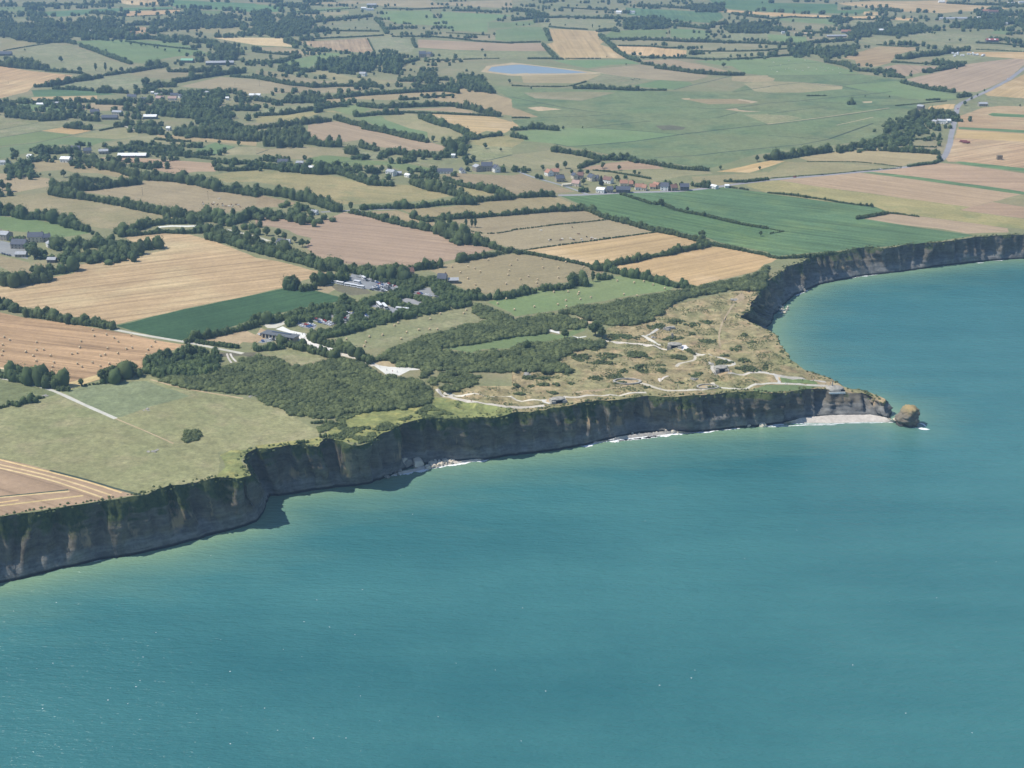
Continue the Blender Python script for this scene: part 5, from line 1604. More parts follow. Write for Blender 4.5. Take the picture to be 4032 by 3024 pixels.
# ------------------------------------------------------------------ bunkers and ruins of the battery
def bunker(name, px, w, d, h, yaw, label, kind='casemate', cat="bunker"):
    p = ground(*px, h * .5); z = min(p[2], moor_z(p[0], p[1])) - .3
    o = empty(name, (p[0], p[1], z), yaw); tag(o, label, cat)
    if kind == 'casemate':
        m = MB(); m.box(-w / 2, w / 2, -d / 2 + 1.2, d / 2, -1, h, .5, .5); m.box(-w / 2, -w / 2 + w * .28, -d / 2, -d / 2 + 1.25, -1, h * .8); m.box(w / 2 - w * .28, w / 2, -d / 2, -d / 2 + 1.25, -1, h * .8)
        link("concrete_body", m.mesh("concrete_body", M_SHELL), o)
        s = MB(); n = 14; v = []
        for k, (q, zz) in enumerate(((.5, h + .02), (.5, h + .45), (.42, h + .8))):
            v += [(w * q * math.cos(2 * math.pi * i / n) * (1 if abs(math.cos(2 * math.pi * i / n)) < .8 else .95), d * q * math.sin(2 * math.pi * i / n), zz) for i in range(n)]
        f = [(r * n + i, r * n + (i + 1) % n, (r + 1) * n + (i + 1) % n, (r + 1) * n + i) for r in range(2) for i in range(n)] + [tuple(range(2 * n, 3 * n)), tuple(range(n))[::-1]]
        s.add(v, f); link("roof_slab", s.mesh("roof_slab", M_SHELL), o)
        link("embrasure", MB().box(-w * .21, w * .21, -d / 2 + 1.1, -d / 2 + 1.19, .4, h * .75).mesh("embrasure", M_DARKIN), o)
    elif kind == 'dome':
        n = 20; v = []; rings = ((1, -1), (1, h * .45), (.92, h * .75), (.72, h * .95), (.35, h * 1.05))
        for q, zz in rings:
            v += [(w / 2 * q * math.cos(2 * math.pi * i / n), d / 2 * q * math.sin(2 * math.pi * i / n), zz) for i in range(n)]
        f = [(r * n + i, r * n + (i + 1) % n, (r + 1) * n + (i + 1) % n, (r + 1) * n + i) for r in range(len(rings) - 1) for i in range(n)] + [tuple(range((len(rings) - 1) * n, len(rings) * n))]
        link("concrete_body", MB().add(v, f).mesh("concrete_body", M_SHELL), o)
        link("embrasure", MB().box(w * .12, w * .47, -d * .42, -d * .36, h * .25, h * .6).mesh("embrasure", M_DARKIN), o)
    elif kind == 'ring':
        n = 18
        for r0, r1, zz in ((.5, .42, h),):
            v = []; 
            for q, z0 in ((r0, -.8), (r0, zz), (r1, zz), (r1, -.2)):
                v += [(w * q * math.cos(2 * math.pi * i / n), d * q * math.sin(2 * math.pi * i / n), z0) for i in range(n)]
            f = [(r * n + i, r * n + (i + 1) % n, (r + 1) * n + (i + 1) % n, (r + 1) * n + i) for r in range(3) for i in range(n)]
            link("ring_wall", MB().add(v, f).mesh("ring_wall", M_SHELL), o)
        link("gun_platform", MB().cyl((0, 0, -.4), (0, 0, .25), min(w, d) * .2, None, 16).mesh("gun_platform", M_SHELL), o)
    else:
        rr = random.Random(int(w * 31 + px[0]))
        for i in range(5):
            m = MB().box(-w * rr.uniform(.12, .3), w * rr.uniform(.12, .3), -d * .2, d * .2, -.5, h * rr.uniform(.35, 1), .15, .1)
            q = link("broken_slab", m.mesh("broken_slab", M_SHELL), o, (rr.uniform(-w, w) * .4, rr.uniform(-d, d) * .4, 0)); q.rotation_euler = (rr.uniform(-.35, .35), rr.uniform(-.35, .35), rr.uniform(0, 3))
    return o
tipb = bunker("observation_bunker", P("Q575,490")[0], 15, 10, 3.6, .1, "low concrete bunker at the very tip of the point", 'dome')
py = link("granite_pylon", MB().box(-.45, .45, -.45, .45, 3.3, 8.2, .28, .28).mesh("granite_pylon", M_SHELL), tipb, (-1.5, 1, 0))
link("parapet", MB().box(-6, 7, -5.7, -5.2, -.5, .9).mesh("parapet", MW['wh']), tipb)
bunker("bunker", P("K1405,792")[0], 12, 8, 3.2, -.15, "dark ruined casemate beside a patch of pale sand")
bunker("bunker", P("K1805,992")[0], 10.5, 8, 3.2, .15, "round-roofed bunker inside a loop of pale path")
bunker("bunker", P("O395,605")[0], 12, 7, 2.8, .35, "broken casemate on the cliff edge beside the path end")
bunker("gun_pit", P("O995,440")[0], 22, 13, 1.3, 0, "low concrete ring gun pit at the end of a path", 'ring', "gun pit")
bunker("gun_pit", P("O1690,485")[0], 17, 11, .9, 0, "shattered concrete gun ring near the cliff path", 'ring', "gun pit")
bunker("bunker_ruin", P("K1925,382")[0], 8, 6, 2.4, 0, "pale concrete ruin on bare ground near the west cliff", 'ruin', "ruin")
bunker("bunker_ruin", P("K1360,645")[0], 12, 8, 2.4, 0, "tumbled concrete slabs above the casemate", 'ruin', "ruin")
bunker("bunker_ruin", P("K1215,718")[0], 5, 4, 1.8, 0, "small pale slab beside the forking path", 'ruin', "ruin")
bunker("bunker_ruin", P("K150,1025")[0], 10, 7, 2.2, 0, "half-buried concrete ruin beside the thicket", 'ruin', "ruin")
bunker("bunker_ruin", P("K1560,1075")[0], 10, 6, 1.6, 0, "flat broken slabs below the looped path", 'ruin', "ruin")
bunker("bunker_ruin", P("K1700,935")[0], 9, 7, 1.8, 0, "grey rubble inside the small path ring", 'ruin', "ruin")
p = ground(*P("K1385,715")[0], 2); o = empty("concrete_pillar", (p[0], p[1], p[2] - .2)); tag(o, "upright pale concrete slab standing in scrub", "pillar")
link("slab", MB().box(-1, 1, -.4, .4, -.3, 5.2, .15, .05).mesh("slab", M_SHELL), o)
link("footing", MB().box(-1.8, 1.8, -1, 1, -.5, .5, .3, .2).mesh("footing", M_SHELL), o)

for xy, lab in (("M1270,244", "pale concrete slabs lying in the upper meadow"), ("M1310,602", "pale concrete slabs lying in the middle of the big meadow"), ("M398,128", "pale slab at the end of the short meadow hedge"), ("N2190,120", "pale broken slab at the edge of the coastal thicket"), ("N-30,128", "pale broken slab where track meets coastal thicket")):
    if xy.startswith("N2190"): continue
    bunker("concrete_slab", P(xy)[0], 7, 4, .9, 0, lab, 'ruin', "slab")

# ------------------------------------------------------------------ round bales
def bale_mesh():
    m = MB(); n = 16; R, Wd = .95, 1.35; v = []
    rings = ((-Wd / 2, R * .35), (-Wd / 2, R * .72), (-Wd / 2 + .03, R * .95), (-Wd / 2 + .12, R), (0, R * 1.01), (Wd / 2 - .12, R), (Wd / 2 - .03, R * .95), (Wd / 2, R * .72), (Wd / 2, R * .35))
    for x, r in rings:
        v += [(x, r * math.cos(2 * math.pi * i / n) * (1 + .015 * math.sin(i * 5)), R + r * math.sin(2 * math.pi * i / n)) for i in range(n)]
    f = [(r * n + i, r * n + (i + 1) % n, (r + 1) * n + (i + 1) % n, (r + 1) * n + i) for r in range(len(rings) - 1) for i in range(n)] + [tuple(range(n))[::-1], tuple(range((len(rings) - 1) * n, len(rings) * n))]
    return m.add(v, f).mesh("straw_bale", plain("bale_straw", (.56, .44, .27), .95, .05, .25, 3.0))
BALE = bale_mesh()
NUM = ORD
BALES = [("brown stubble field by the white track", .95, "I35,716 82,740 22,782 24,835 16,870 315,760 314,828 376,825 223,843 288,878 436,875 312,920 465,935 379,971 453,970 447,1004 416,1017 800,655 812,705 918,694 985,721 1019,755 1132,701 1338,755 1308,796 1277,825 1534,816 1265,866 699,752 689,805 928,812 1140,808 1092,817 1018,856 908,866 867,877 621,860 667,853 668,944 705,971 797,935 866,967 943,946"),
         ("tan field behind the car park", .95, "J1497,108 1572,112 1692,109 1831,106 1890,122 1937,150 1766,157 1831,210 1894,263 2006,48 2201,93 2187,140 2179,178 2161,255 2087,320 K43,47 257,40 465,68 619,110 267,115 399,117 142,190 72,215 222,219 213,247 216,275 400,202"),
         ("green field next to the headland", .95, "J2162,385 2087,425 K22,478 193,453 361,326 443,285 485,324 633,264 580,328 571,345 466,399 590,388 681,372 396,434 470,450 909,229 1056,244 1139,234 1219,264 1321,296 967,346 1079,358"),
         ("olive green field in front of the parked buses", .95, "J781,733 980,713 948,758 935,793 1093,697 1197,615 1228,594 1303,674 1254,731 1406,653 1500,648 1568,648 1506,559 1594,513 1795,510 1816,482")]
for where, sc, pts in BALES:
    pp = sorted(P(pts), key=lambda q: q[0])
    for i, (x, y) in enumerate(pp):
        p = ground(x, y, .9)
        o = link("straw_bale", BALE, None, (p[0], p[1], p[2])); o.rotation_euler = (0, 0, random.uniform(-.5, 1.2)); o.scale = (sc, sc, sc)
        rank = "leftmost bale" if i == 0 else "rightmost bale" if i == len(pp) - 1 else f"{i + 1}th bale from the left" if i > 2 and (i + 1) % 10 not in (1, 2, 3) else f"{(NUM + [''] * 40)[i] or i + 1} bale from the left" if i < 30 else f"bale {i + 1} from the left"
        tag(o, f"straw {rank}, {where}", "straw bale", "straw bales on the " + where)

# ------------------------------------------------------------------ vehicles
M_TYRE = plain("tyre", (.02, .02, .02), .9)
CARC = {'white': (.78, .78, .78), 'silver': (.45, .46, .48), 'dark grey': (.07, .075, .08), 'blue': (.06, .12, .3), 'red': (.4, .04, .03), 'black': (.02, .02, .024)}
MC = {k: plain("car_paint_" + k, v, .3, .5, .04) for k, v in CARC.items()}
body_ = {}
for k in MC:
    m = MB(); m.prism([(-2.1, .35), (-2.1, .75), (-1.9, .92), (-.75, 1.0), (-.7, .98), (1.35, 1.0), (2.05, .95), (2.1, .6), (2.05, .35)][::-1], -.88, .88)
    m.prism([(-.35, 1.40), (-.15, 1.46), (1.1, 1.44), (1.25, 1.38)][::-1], -.66, .66)
    body_[k] = m.mesh("body", MC[k])
gm = MB(); gm.prism([(-.95, .985), (-.36, 1.40), (1.26, 1.385), (1.85, .985)][::-1], -.72, .72); GL = gm.mesh("window", M_GLASS)
WH = MB().cyl((-.12, 0, 0), (.12, 0, 0), .33, None, 12).mesh("wheel", M_TYRE)
HL = MB().box(-.2, .2, -.03, .03, -.08, .08).mesh("headlight", plain("headlight_glass", (.7, .7, .68), .2, .5))
CARS = {}
def car(p, yaw, colour, where):
    o = empty("parked_car", (p[0], p[1], p[2]), yaw)
    link("body", body_[colour], o); link("window", GL, o)
    for sx in (-1, 1):
        for y in (-1.3, 1.3): link("wheel", WH, o, (sx * .8, y, .33))
        link("headlight", HL, o, (sx * .6, -2.11, .68))
    o['category'] = "car"; o['group'] = "cars parked " + where
    CARS.setdefault((colour, where), []).append((project(p)[0], o))
COLS = ['white', 'silver', 'white', 'dark grey', 'blue', 'black', 'silver', 'white', 'red', 'dark grey']
def cars(where, pts, yaw, sheet='J'):
    for i, (x, y) in enumerate(P(sheet + pts)):
        p = ground(x, y, .6); p[2] += .05
        car(p, yaw + random.uniform(-.05, .05), COLS[(i * 7 + int(x)) % len(COLS)] if random.random() < .8 else 'white', where)
cars("in the big bus car park", "885,195 905,190 965,222 985,215 1050,245 1090,245 1010,290 1030,282 1050,288 1062,295 1075,280 1090,285 1105,290 1115,278 1140,282 940,225 955,228 1015,235 1035,238 1070,260 1130,262 1160,270 1185,275 1205,280 1085,300 1055,302 1030,300 1120,250 1150,255 1240,272 1000,308", .9)
def lot(where, path, yaw, gap=2.9, row=5.6, keep=.85):
    poly = np.array([q[:2] for q in g2(path)]); c = poly.mean(0); ca, sa_ = math.cos(yaw), math.sin(yaw); R = np.array([[ca, -sa_], [sa_, ca]])
    loc = (poly - c) @ R; k = 0
    for y in np.arange(loc[:, 1].min() + 2.2, loc[:, 1].max() - 1.5, row):
        for x in np.arange(loc[:, 0].min() + 1.2, loc[:, 0].max() - 1, gap):
            w = (np.array([[x, y]]) @ R.T + c)
            k += 1
            if inside(w, poly)[0] and random.random() < keep:
                car((w[0, 0], w[0, 1], float(gz(w[0, 0], w[0, 1])) + .05), yaw + random.uniform(-.05, .05), random.choice(['white', 'white', 'silver', 'white', 'silver', 'dark grey', 'blue', 'black', 'white', 'red']), where)
for k, path in (("in the front-left tree-lined bay", "J340,585 440,600 530,615 500,650 380,630"), ("in the long tree-lined bay", "J470,555 560,565 700,595 640,625 500,580"), ("in the small central tree-lined bay", "J755,535 815,535 815,595 755,595"),
                ("in the upper tree-lined bay", "J780,495 865,505 860,522 785,515"), ("in the right tree-lined bay", "J925,528 1005,540 990,556 930,545"), ("in the back-left tree-lined bay", "J640,525 695,530 685,550 640,545")):
    lot(k, path, .9)
lot("in the big car park's far bay", "J985,280 1060,255 1250,288 1100,328 1000,305", .9, 2.9, 7.5, .7)
cars("behind the visitor centre", "30,695 45,700 75,712 92,716 105,720 120,728 135,732 150,738 165,735 178,738 58,750", .5)
cars("on the gravel area among the trees", "1405,340 1425,338 1470,352 1490,355 1505,360 1560,370 1590,380", .7)
cars("at the stone farm on the left edge", "20,1092 40,1098 65,1104 85,1108", .4, 'E')
cars("on the coast road past the red-roofed hamlet", "230,432 470,411 975,365", 1.45, 'H')
cars("on the long straight main road", "2070,678 1640,940 1632,1000", -.5, 'D')
for (colour, where), L in CARS.items():
    L.sort(key=lambda t: t[0])
    for i, (_, o) in enumerate(L):
        o['label'] = f"{colour} car {where}" if len(L) == 1 else f"{('leftmost' if i == 0 else 'rightmost' if i == len(L) - 1 else ORD[i] + ' from left')} of the {colour} cars {where}"
# coaches and white stalls of the bus park
bm = MB(); bm.prism([(-6, .5), (-6, 3.2), (-5.8, 3.4), (5.9, 3.4), (6, 3.2), (6, .5)][::-1], -1.25, 1.25); BUSB = bm.mesh("body", MC['white'])
BUSW = MB().box(-1.28, 1.28, -6.03, 5.2, 1.6, 2.7).mesh("window", M_GLASS)
BW = MB().cyl((-.15, 0, 0), (.15, 0, 0), .5, None, 12).mesh("wheel", M_TYRE)
def coach(sh, x, y, yaw, label, camper=False):
    p = ground(*P(f"{sh}{x},{y}")[0], 1.6); o = empty("camper_van" if camper else "coach", (p[0], p[1], p[2] + .03), yaw); tag(o, label, "camper van" if camper else "coach", "camper vans by the weeds" if camper else "coaches in the visitor car parks")
    if camper: o.scale = (.9, .58, .85)
    link("body", BUSB, o); link("window", BUSW, o)
    for sx in (-1, 1):
        for yy in (-4, 3.6): link("wheel", BW, o, (sx * 1.15, yy, .5))
for i, (x, y) in enumerate(((680, 240), (728, 250), (795, 263), (850, 272), (905, 283))):
    coach('J', x, y, 1.15, ("leftmost", "second from left", "middle", "second from right", "rightmost")[i] + " white camper van in the row by the brown weeds", True)
coach('J', 930, 205, .5, "white camper van near the big car park entrance", True)
coach('J', 1065, 440, .35, "left white coach of the pair between the woods")
coach('J', 1112, 452, .35, "right white coach of the pair between the woods")
coach('J', 1265, 478, 1.25, "low white coach half hidden by trees")
coach('J', 875, 240, 1.0, "lone camper van standing in the open lot", True)
# caravans on the far camp site
cv = MB(); cv.prism([(-2.6, .5), (-2.8, 1.4), (-2.3, 2.6), (2.4, 2.6), (2.8, 1.4), (2.6, .5)][::-1], -1.1, 1.1); CVB = cv.mesh("body", MC['white'])
CVW = MB().box(-1.13, 1.13, -1.4, 1.4, 1.3, 2.0).mesh("window", M_GLASS)
for i, (x, y) in enumerate(P("D1595,462 1640,460 1610,485 1680,480 1735,468 1770,462 1785,474 1810,474 1848,484 1862,478 1630,470")):
    p = ground(x, y, 1.2); o = empty("caravan", tuple(p), random.uniform(0, 3)); o.scale = (1.5, 1.5, 1.4)
    link("body", CVB, o); link("window", CVW, o)
    for sx in (-1, 1): link("wheel", WH, o, (sx * 1.0, 0, .33))
    later(o, "white caravan on the grass", "caravan", "caravans on the far camp site", (x, y))
# harvest trailers and the stack of bales right of the main road
def trailer(sh, x, y, yaw, label):
    p = ground(*P(f"{sh}{x},{y}")[0], 1.5); o = empty("farm_trailer", tuple(p), yaw); tag(o, label, "trailer", "farm trailers in the stubble")
    link("load_bed", MB().box(-1.3, 1.3, -5, 5, 1.0, 3.2).mesh("load_bed", MR['rb']), o); link("chassis", MB().box(-.5, .5, -5, 6.5, .6, 1.0).mesh("chassis", M_TYRE), o)
    for sx in (-1, 1):
        for yy in (-2.5, -1): link("wheel", BW, o, (sx * 1.1, yy, .5))
trailer('H', 1690, 124, 1.4, "red farm trailer parked in the stubble, further one"); trailer('H', 1715, 134, 1.5, "red farm trailer parked in the stubble, nearer one")
p = ground(*P("H2000,262")[0], 3); o = empty("bale_stack", tuple(p)); tag(o, "tall square stack of straw bales on the stubble", "bale stack")
for i in range(4):
    for j in range(2):
        link("square_bale", MB().box(-3.5 + j * 3.55, -.05 + j * 3.55, -2.5, 2.5, i * 1.5, i * 1.5 + 1.46).mesh("square_bale", plain("old_straw", (.26, .21, .14), .95, .05, .25, 1)), o)

# ------------------------------------------------------------------ poles, animals, people
PM = MB().cyl((0, 0, -.5), (0, 0, 10), .16, .1, 8).mesh("pole", plain("weathered_wood", (.14, .12, .10)))
XM = MB().box(-1.1, 1.1, -.08, .08, 9.2, 9.4).mesh("crossarm", M_BARK)
IM = MB().cyl((0, 0, 9.4), (0, 0, 9.75), .08, .08, 6).mesh("insulator", MW['wh'])
for i, w in enumerate(P("E1230,555 1797,590 128,455 1690,0 A70,700 B30,720 A2030,735 F745,670 C1092,478")):
    if w[1] < 3: continue
    p = ground(w[0], w[1], 5); o = empty("utility_pole", tuple(p), random.uniform(-.4, .4))
    link("pole", PM, o); link("crossarm", XM, o)
    for x in (-.9, 0, .9): link("insulator", IM, o, (x, 0, 0))
    later(o, "wooden power pole standing in open field", "pole", "power poles in the fields", w)
def cow_mesh(mat):
    m = MB()
    def ring(c, rx, rz, ax=(1, 0)): return [(c[0], c[1] + rx * math.cos(t), c[2] + rz * math.sin(t)) for t in [2 * math.pi * i / 10 for i in range(10)]]
    secs = [((-1.15, 0, 1.15), .18, .2), ((-1.05, 0, 1.08), .34, .36), ((-.5, 0, 1.0), .38, .42), ((.1, 0, .98), .4, .45), ((.6, 0, 1.02), .34, .42), ((.95, 0, 1.1), .2, .28), ((1.25, 0, 1.2), .14, .18), ((1.45, 0, 1.22), .16, .18), ((1.8, 0, 1.05), .09, .1)]
    v = []; 
    for s in secs: v += ring(*s)
    f = [(r * 10 + i, r * 10 + (i + 1) % 10, (r + 1) * 10 + (i + 1) % 10, (r + 1) * 10 + i) for r in range(len(secs) - 1) for i in range(10)] + [tuple(range(10))[::-1], tuple(range(80, 90))]
    m.add(v, f)
    for x in (-.85, .65):
        for y in (-.2, .2):
            m.cyl((x, y, .85), (x + (.08 if x < 0 else .02), y, .45), .15, .08, 8); m.cyl((x + (.08 if x < 0 else .02), y, .47), (x, y, 0), .075, .065, 8)
    m.cyl((-1.2, 0, 1.25), (-1.32, 0, .5), .035, .03, 6)
    return m.mesh("cow", mat)
COWM = {'white': cow_mesh(plain("white_hide", (.7, .66, .58))), 'brown': cow_mesh(plain("brown_hide", (.16, .09, .055))), 'black': cow_mesh(plain("black_hide", (.03, .03, .03)))}
HERD = {}
def herd(where, pts, pattern):
    for i, (x, y) in enumerate(P(pts)):
        c = pattern[i % len(pattern)]; p = ground(x, y, .7)
        o = link("cow", COWM[c], None, tuple(p)); o.rotation_euler = (0, 0, random.uniform(0, 6.28)); o.scale = (1.15, 1.15, 1.15)
        o['category'] = "cow"; o['group'] = "cattle " + where; HERD.setdefault((c, where), []).append((x, o))
herd("in the tan field with the drain", "G320,980 335,975 420,978 435,968 507,966 533,975 575,925 600,970 610,985 645,950 685,970 690,958 720,968 795,960 520,865 250,895", ['white', 'black', 'brown', 'white'])
herd("in the pole-crossed dry pasture", "E1750,650 1755,665 1830,665 1850,655 1880,670 1895,620 1920,665 1925,680 1950,685 1980,685 2000,670 2010,680 2040,670 2060,675 2075,690 2000,690 1840,670", ['brown', 'white', 'brown', 'white'])
herd("on the far green marsh", "D50,540 110,560 180,590 240,600 300,610 350,585 420,600 520,590 560,605 620,630 610,590 80,620 30,600 180,525 320,520 500,610 470,585 150,600", ['white'])
herd("in the olive paddock beside the pond", "C1030,685 1060,682 1080,680 1100,685 1045,690", ['black'])
for (c, where), L in HERD.items():
    L.sort(key=lambda t: t[0])
    for i, (_, o) in enumerate(L): o['label'] = f"{c} cow {where}" if len(L) == 1 else f"{'leftmost' if i == 0 else 'rightmost' if i == len(L) - 1 else ORD[i] + ' from left'} of the {c} cows {where}"
# visitors: one lofted figure, copied in three shirt colours
def person_mesh(shirt):
    m = MB(); n = 10
    def loft(secs):
        v = []
        for x, y, z, a, b in secs: v += [(x + a * math.cos(2 * math.pi * i / n), y + b * math.sin(2 * math.pi * i / n), z) for i in range(n)]
        k = len(secs)
        m.add(v, [(r * n + i, r * n + (i + 1) % n, (r + 1) * n + (i + 1) % n, (r + 1) * n + i) for r in range(k - 1) for i in range(n)] + [tuple(range(n))[::-1], tuple(range((k - 1) * n, k * n))])
    for s in (-1, 1):
        loft([(s * .1, -.05, 0, .06, .12), (s * .1, 0, .08, .05, .06), (s * .1, 0, .3, .06, .065), (s * .1, 0, .5, .06, .065), (s * .1, 0, .85, .09, .1)])
        loft([(s * .3, -.06, .75, .03, .04), (s * .27, -.02, .95, .035, .04), (s * .25, 0, 1.15, .04, .045), (s * .2, 0, 1.42, .055, .06)])
    loft([(0, 0, .8, .17, .12), (0, 0, 1.0, .15, .11), (0, 0, 1.25, .19, .13), (0, 0, 1.43, .2, .11), (0, 0, 1.5, .07, .07), (0, 0, 1.56, .06, .06), (0, -.01, 1.6, .08, .09), (0, -.01, 1.68, .095, .11), (0, 0, 1.76, .085, .1), (0, 0, 1.8, .04, .05)])
    return m.mesh("person", plain("clothes_" + shirt, {'white': (.7, .7, .68), 'dark': (.04, .045, .06), 'red': (.35, .06, .05)}[shirt]))
PPL = {k: person_mesh(k) for k in ('white', 'dark', 'red')}
PS = {}
for where, pts in (("on the path to the tip bunker", "Q150,462 165,460 390,430 300,424 240,468"), ("around the tip bunker", "Q470,478 500,470 540,455 630,500"), ("beside the gun rings near the cliff path", "O1280,500 1330,490 1400,492 1430,480 1440,495 1600,500"),
                   ("on the white forecourt", "J1070,972 1130,1000 1180,1010 1220,1015"), ("in front of the visitor centre", "J330,680 350,690 370,700 400,690 420,685 430,695"), ("on the path below the round bunker", "K1870,1015 1750,1035 2080,1025 2150,1015"),
                   ("near the clifftop casemate", "O330,640 420,592 N1860,175 O120,570")):
    for i, (x, y) in enumerate(P(pts)):
        p = ground(x, y, .9); c = ('white', 'dark', 'red', 'dark')[i % 4]; z = moor_z(p[0], p[1]) if inside(np.array([p[:2]]), mp_)[0] else p[2]
        o = link("person", PPL[c], None, (p[0], p[1], z)); o.rotation_euler = (0, 0, random.uniform(0, 6.28))
        o['category'] = "person"; o['group'] = "visitors walking the site"; PS.setdefault((c, where), []).append((x, o))
for (c, where), L in PS.items():
    L.sort(key=lambda t: t[0])
    for i, (_, o) in enumerate(L): o['label'] = f"person in {c} clothes {where}" if len(L) == 1 else f"person in {c} clothes {where}, {ORD[i] + ' ' if i else 'first '}from left"

# ------------------------------------------------------------------ sea stack, boulders, beach, surf
M_STACK, nt, b = material("stack_rock")
geo = N(nt, "ShaderNodeNewGeometry"); mp = N(nt, "ShaderNodeMapping"); nt.links.new(geo.outputs["Position"], mp.inputs[0]); mp.inputs["Scale"].default_value = (.5, .5, 1.8)
sn = N(nt, "ShaderNodeSeparateXYZ"); nt.links.new(geo.outputs["Position"], sn.inputs[0])
c = mixc(nt, ramp(nt, noise(nt, mp.outputs[0], .5, 5, .7), .3, .7), (.12, .105, .08), (.27, .23, .17))
c = mixc(nt, ramp(nt, sn.outputs[2], 9, 14), c, mixc(nt, ramp(nt, noise(nt, geo.outputs["Position"], .5, 4), .4, .6), (.40, .28, .13), (.30, .25, .12)))  # orange towards the top: its sunlit look is put into the colour
c = mixc(nt, ramp(nt, sn.outputs[2], 2.4, .8), c, (.05, .05, .045)); nt.links.new(c, b.inputs["Base Color"])
bp = N(nt, "ShaderNodeBump"); bp.inputs["Strength"].default_value = .8; bp.inputs["Distance"].default_value = .8
nt.links.new(noise(nt, mp.outputs[0], 1.2, 5, .7), bp.inputs["Height"]); nt.links.new(bp.outputs[0], b.inputs["Normal"])
sp = hit(*P("Q1205,812")[0], 0); ss = pxm(sp)
rings = []; n = 40; Hs = 14.5; RX = 7.6
for r in range(26):
    f = r / 25; z = -1.2 + (Hs + 1.2) * f
    q = 1.04 - .10 * f - .30 * max(0, (f - .70) / .30) ** 2.2 - (.22 if f > .97 else 0)
    ring = []
    for i in range(n):
        a = 2 * math.pi * i / n; ca, sa_ = math.cos(a), math.sin(a)
        k = q
        if ca < 0: k *= 1.2 - 1.25 * max(0, f - .36) * abs(ca)        # shoulder sloping down on the left
        k *= 1 + .30 * fbm(ca * 1.9 + 3, sa_ * 1.9, z / 4.0, 4) + .12 * fbm(ca * 5, sa_ * 5, z / 1.4, 3) - .10 * abs(fbm(ca * 3.2 + 9, sa_ * 3.2, z / 12.0, 2))
        if 3.9 < a < 4.9 and f < .34: k *= 1 - .4 * math.sin((a - 3.9) / 1.0 * math.pi) * (1 - f / .34) ** .5      # sea cave at the foot
        ring.append((RX * k * ca, 6.5 * k * sa_ * 1.1, z + .5 * fbm(ca * 2, sa_ * 2, f * 3 + 9)))
    rings.append(ring)
V = np.array(rings).reshape(-1, 3); idx = np.arange(26 * n).reshape(26, n)
Q = np.stack([idx[:-1], np.roll(idx[:-1], -1, 1), np.roll(idx[1:], -1, 1), idx[1:]], -1).reshape(-1, 4)
V = np.r_[V, [[-.5, .5, Hs + .8]]]; top_i = len(V) - 1
Q = np.r_[Q, [[idx[-1][i], idx[-1][(i + 1) % n], idx[-1][(i + 2) % n], top_i] for i in range(0, n, 2)]]
tag(link("sea_stack", quads("sea_stack", V, Q, M_STACK), None, tuple(sp)), "ochre sea stack standing off the tip of the point", "rock")
M_PALE = plain("pale_limestone", (.66, .58, .46), .9, .1, .2, .4)
M_GREYR = plain("grey_limestone", (.30, .275, .235), .9, .1, .25, .4)
def rock_mesh(seed, mat, nm="boulder"):
    rr = random.Random(seed); import bmesh
    bm = bmesh.new(); bmesh.ops.create_icosphere(bm, subdivisions=3, radius=1)
    cuts = [(Vector((rr.gauss(0, 1), rr.gauss(0, 1), rr.gauss(0, 1))).normalized(), rr.uniform(.45, .8)) for _ in range(11)]
    for v in bm.verts:
        for nn_, dd in cuts:
            e = v.co.dot(nn_) - dd
            if e > 0: v.co -= nn_ * e
        v.co *= 1 + .12 * mnoise.noise(v.co * 2.6 + Vector((seed, 0, 0))); v.co.z *= .85
    me = bpy.data.meshes.new(nm); bm.to_mesh(me); bm.free(); me.materials.append(mat); return me
ROCKS = [rock_mesh(i, M_PALE) for i in range(4)] + [rock_mesh(i + 9, M_GREYR) for i in range(3)]
def rock(px, r, pale=True, z=None, sz=1.0):
    p = hit(*px, .3 if z is None else z); o = link("boulder", ROCKS[random.randrange(4) if pale else 4 + random.randrange(3)], None, tuple(p))
    k = r; o.scale = (k * random.uniform(.8, 1.3), k * random.uniform(.8, 1.2), k * random.uniform(.7, 1) * sz); o.rotation_euler = (random.uniform(-.3, .3), random.uniform(-.3, .3), random.uniform(0, 6))
    later(o, ("huge " if r > 3.5 else "large " if r > 1.6 else "small ") + ("pale" if pale else "grey") + " fallen boulder at the cliff foot", "boulder", "fallen boulders at the cliff foot", px)
rock(P("N1400,720")[0], 6.0, True, 2, 1.25); rock(P("N1300,715")[0], 4.2, False, 3, 1.2); rock(P("N1275,690")[0], 3.6, True, 5)
for i in range(60):
    a = random.random(); rock(P(f"N{1470 + a * 230 + random.uniform(-15, 15)},{748 - a * 55 + random.uniform(-34, 8)}")[0], random.uniform(.8, 2.2), True, 1.2)
for x, y, r, z in ((1040, 890, 1.5, 1), (1330, 868, 1.6, 1.5), (1395, 874, 1.8, 1.5), (1370, 880, 1.2, 1), (1300, 884, 1.0, 1), (1250, 886, 1.2, 1), (1180, 892, .9, 1), (1430, 880, 1.1, 1), (2042, 826, 2.0, 1), (2160, 820, 3.4, 1), (1750, 852, 1.0, 1), (1100, 893, .9, 1), (1220, 887, .8, 1), (1345, 880, .9, 1)):
    rock(P(f"O{x},{y}")[0], r, True, z)
for i in range(22): rock(P(f"N{850 + random.uniform(0, 400)},{838 - i * 3 + random.uniform(-14, 6)}")[0], random.uniform(.8, 2.2), False, 1.5)
for i in range(14): rock(P(f"L{random.uniform(88, 175)},{random.uniform(440, 505)}")[0], random.uniform(.9, 2.0), True, 1.0)
for i in range(8): rock(P(f"L{255 + i * 9},{225 + i * 13}")[0], random.uniform(1.2, 2.2), False, 10 - i * 1.2)
for i in range(16): rock(P(f"Q{1040 + random.uniform(0, 80)},{768 + random.uniform(-6, 20)}")[0], random.uniform(.5, 1.3), True, .4)
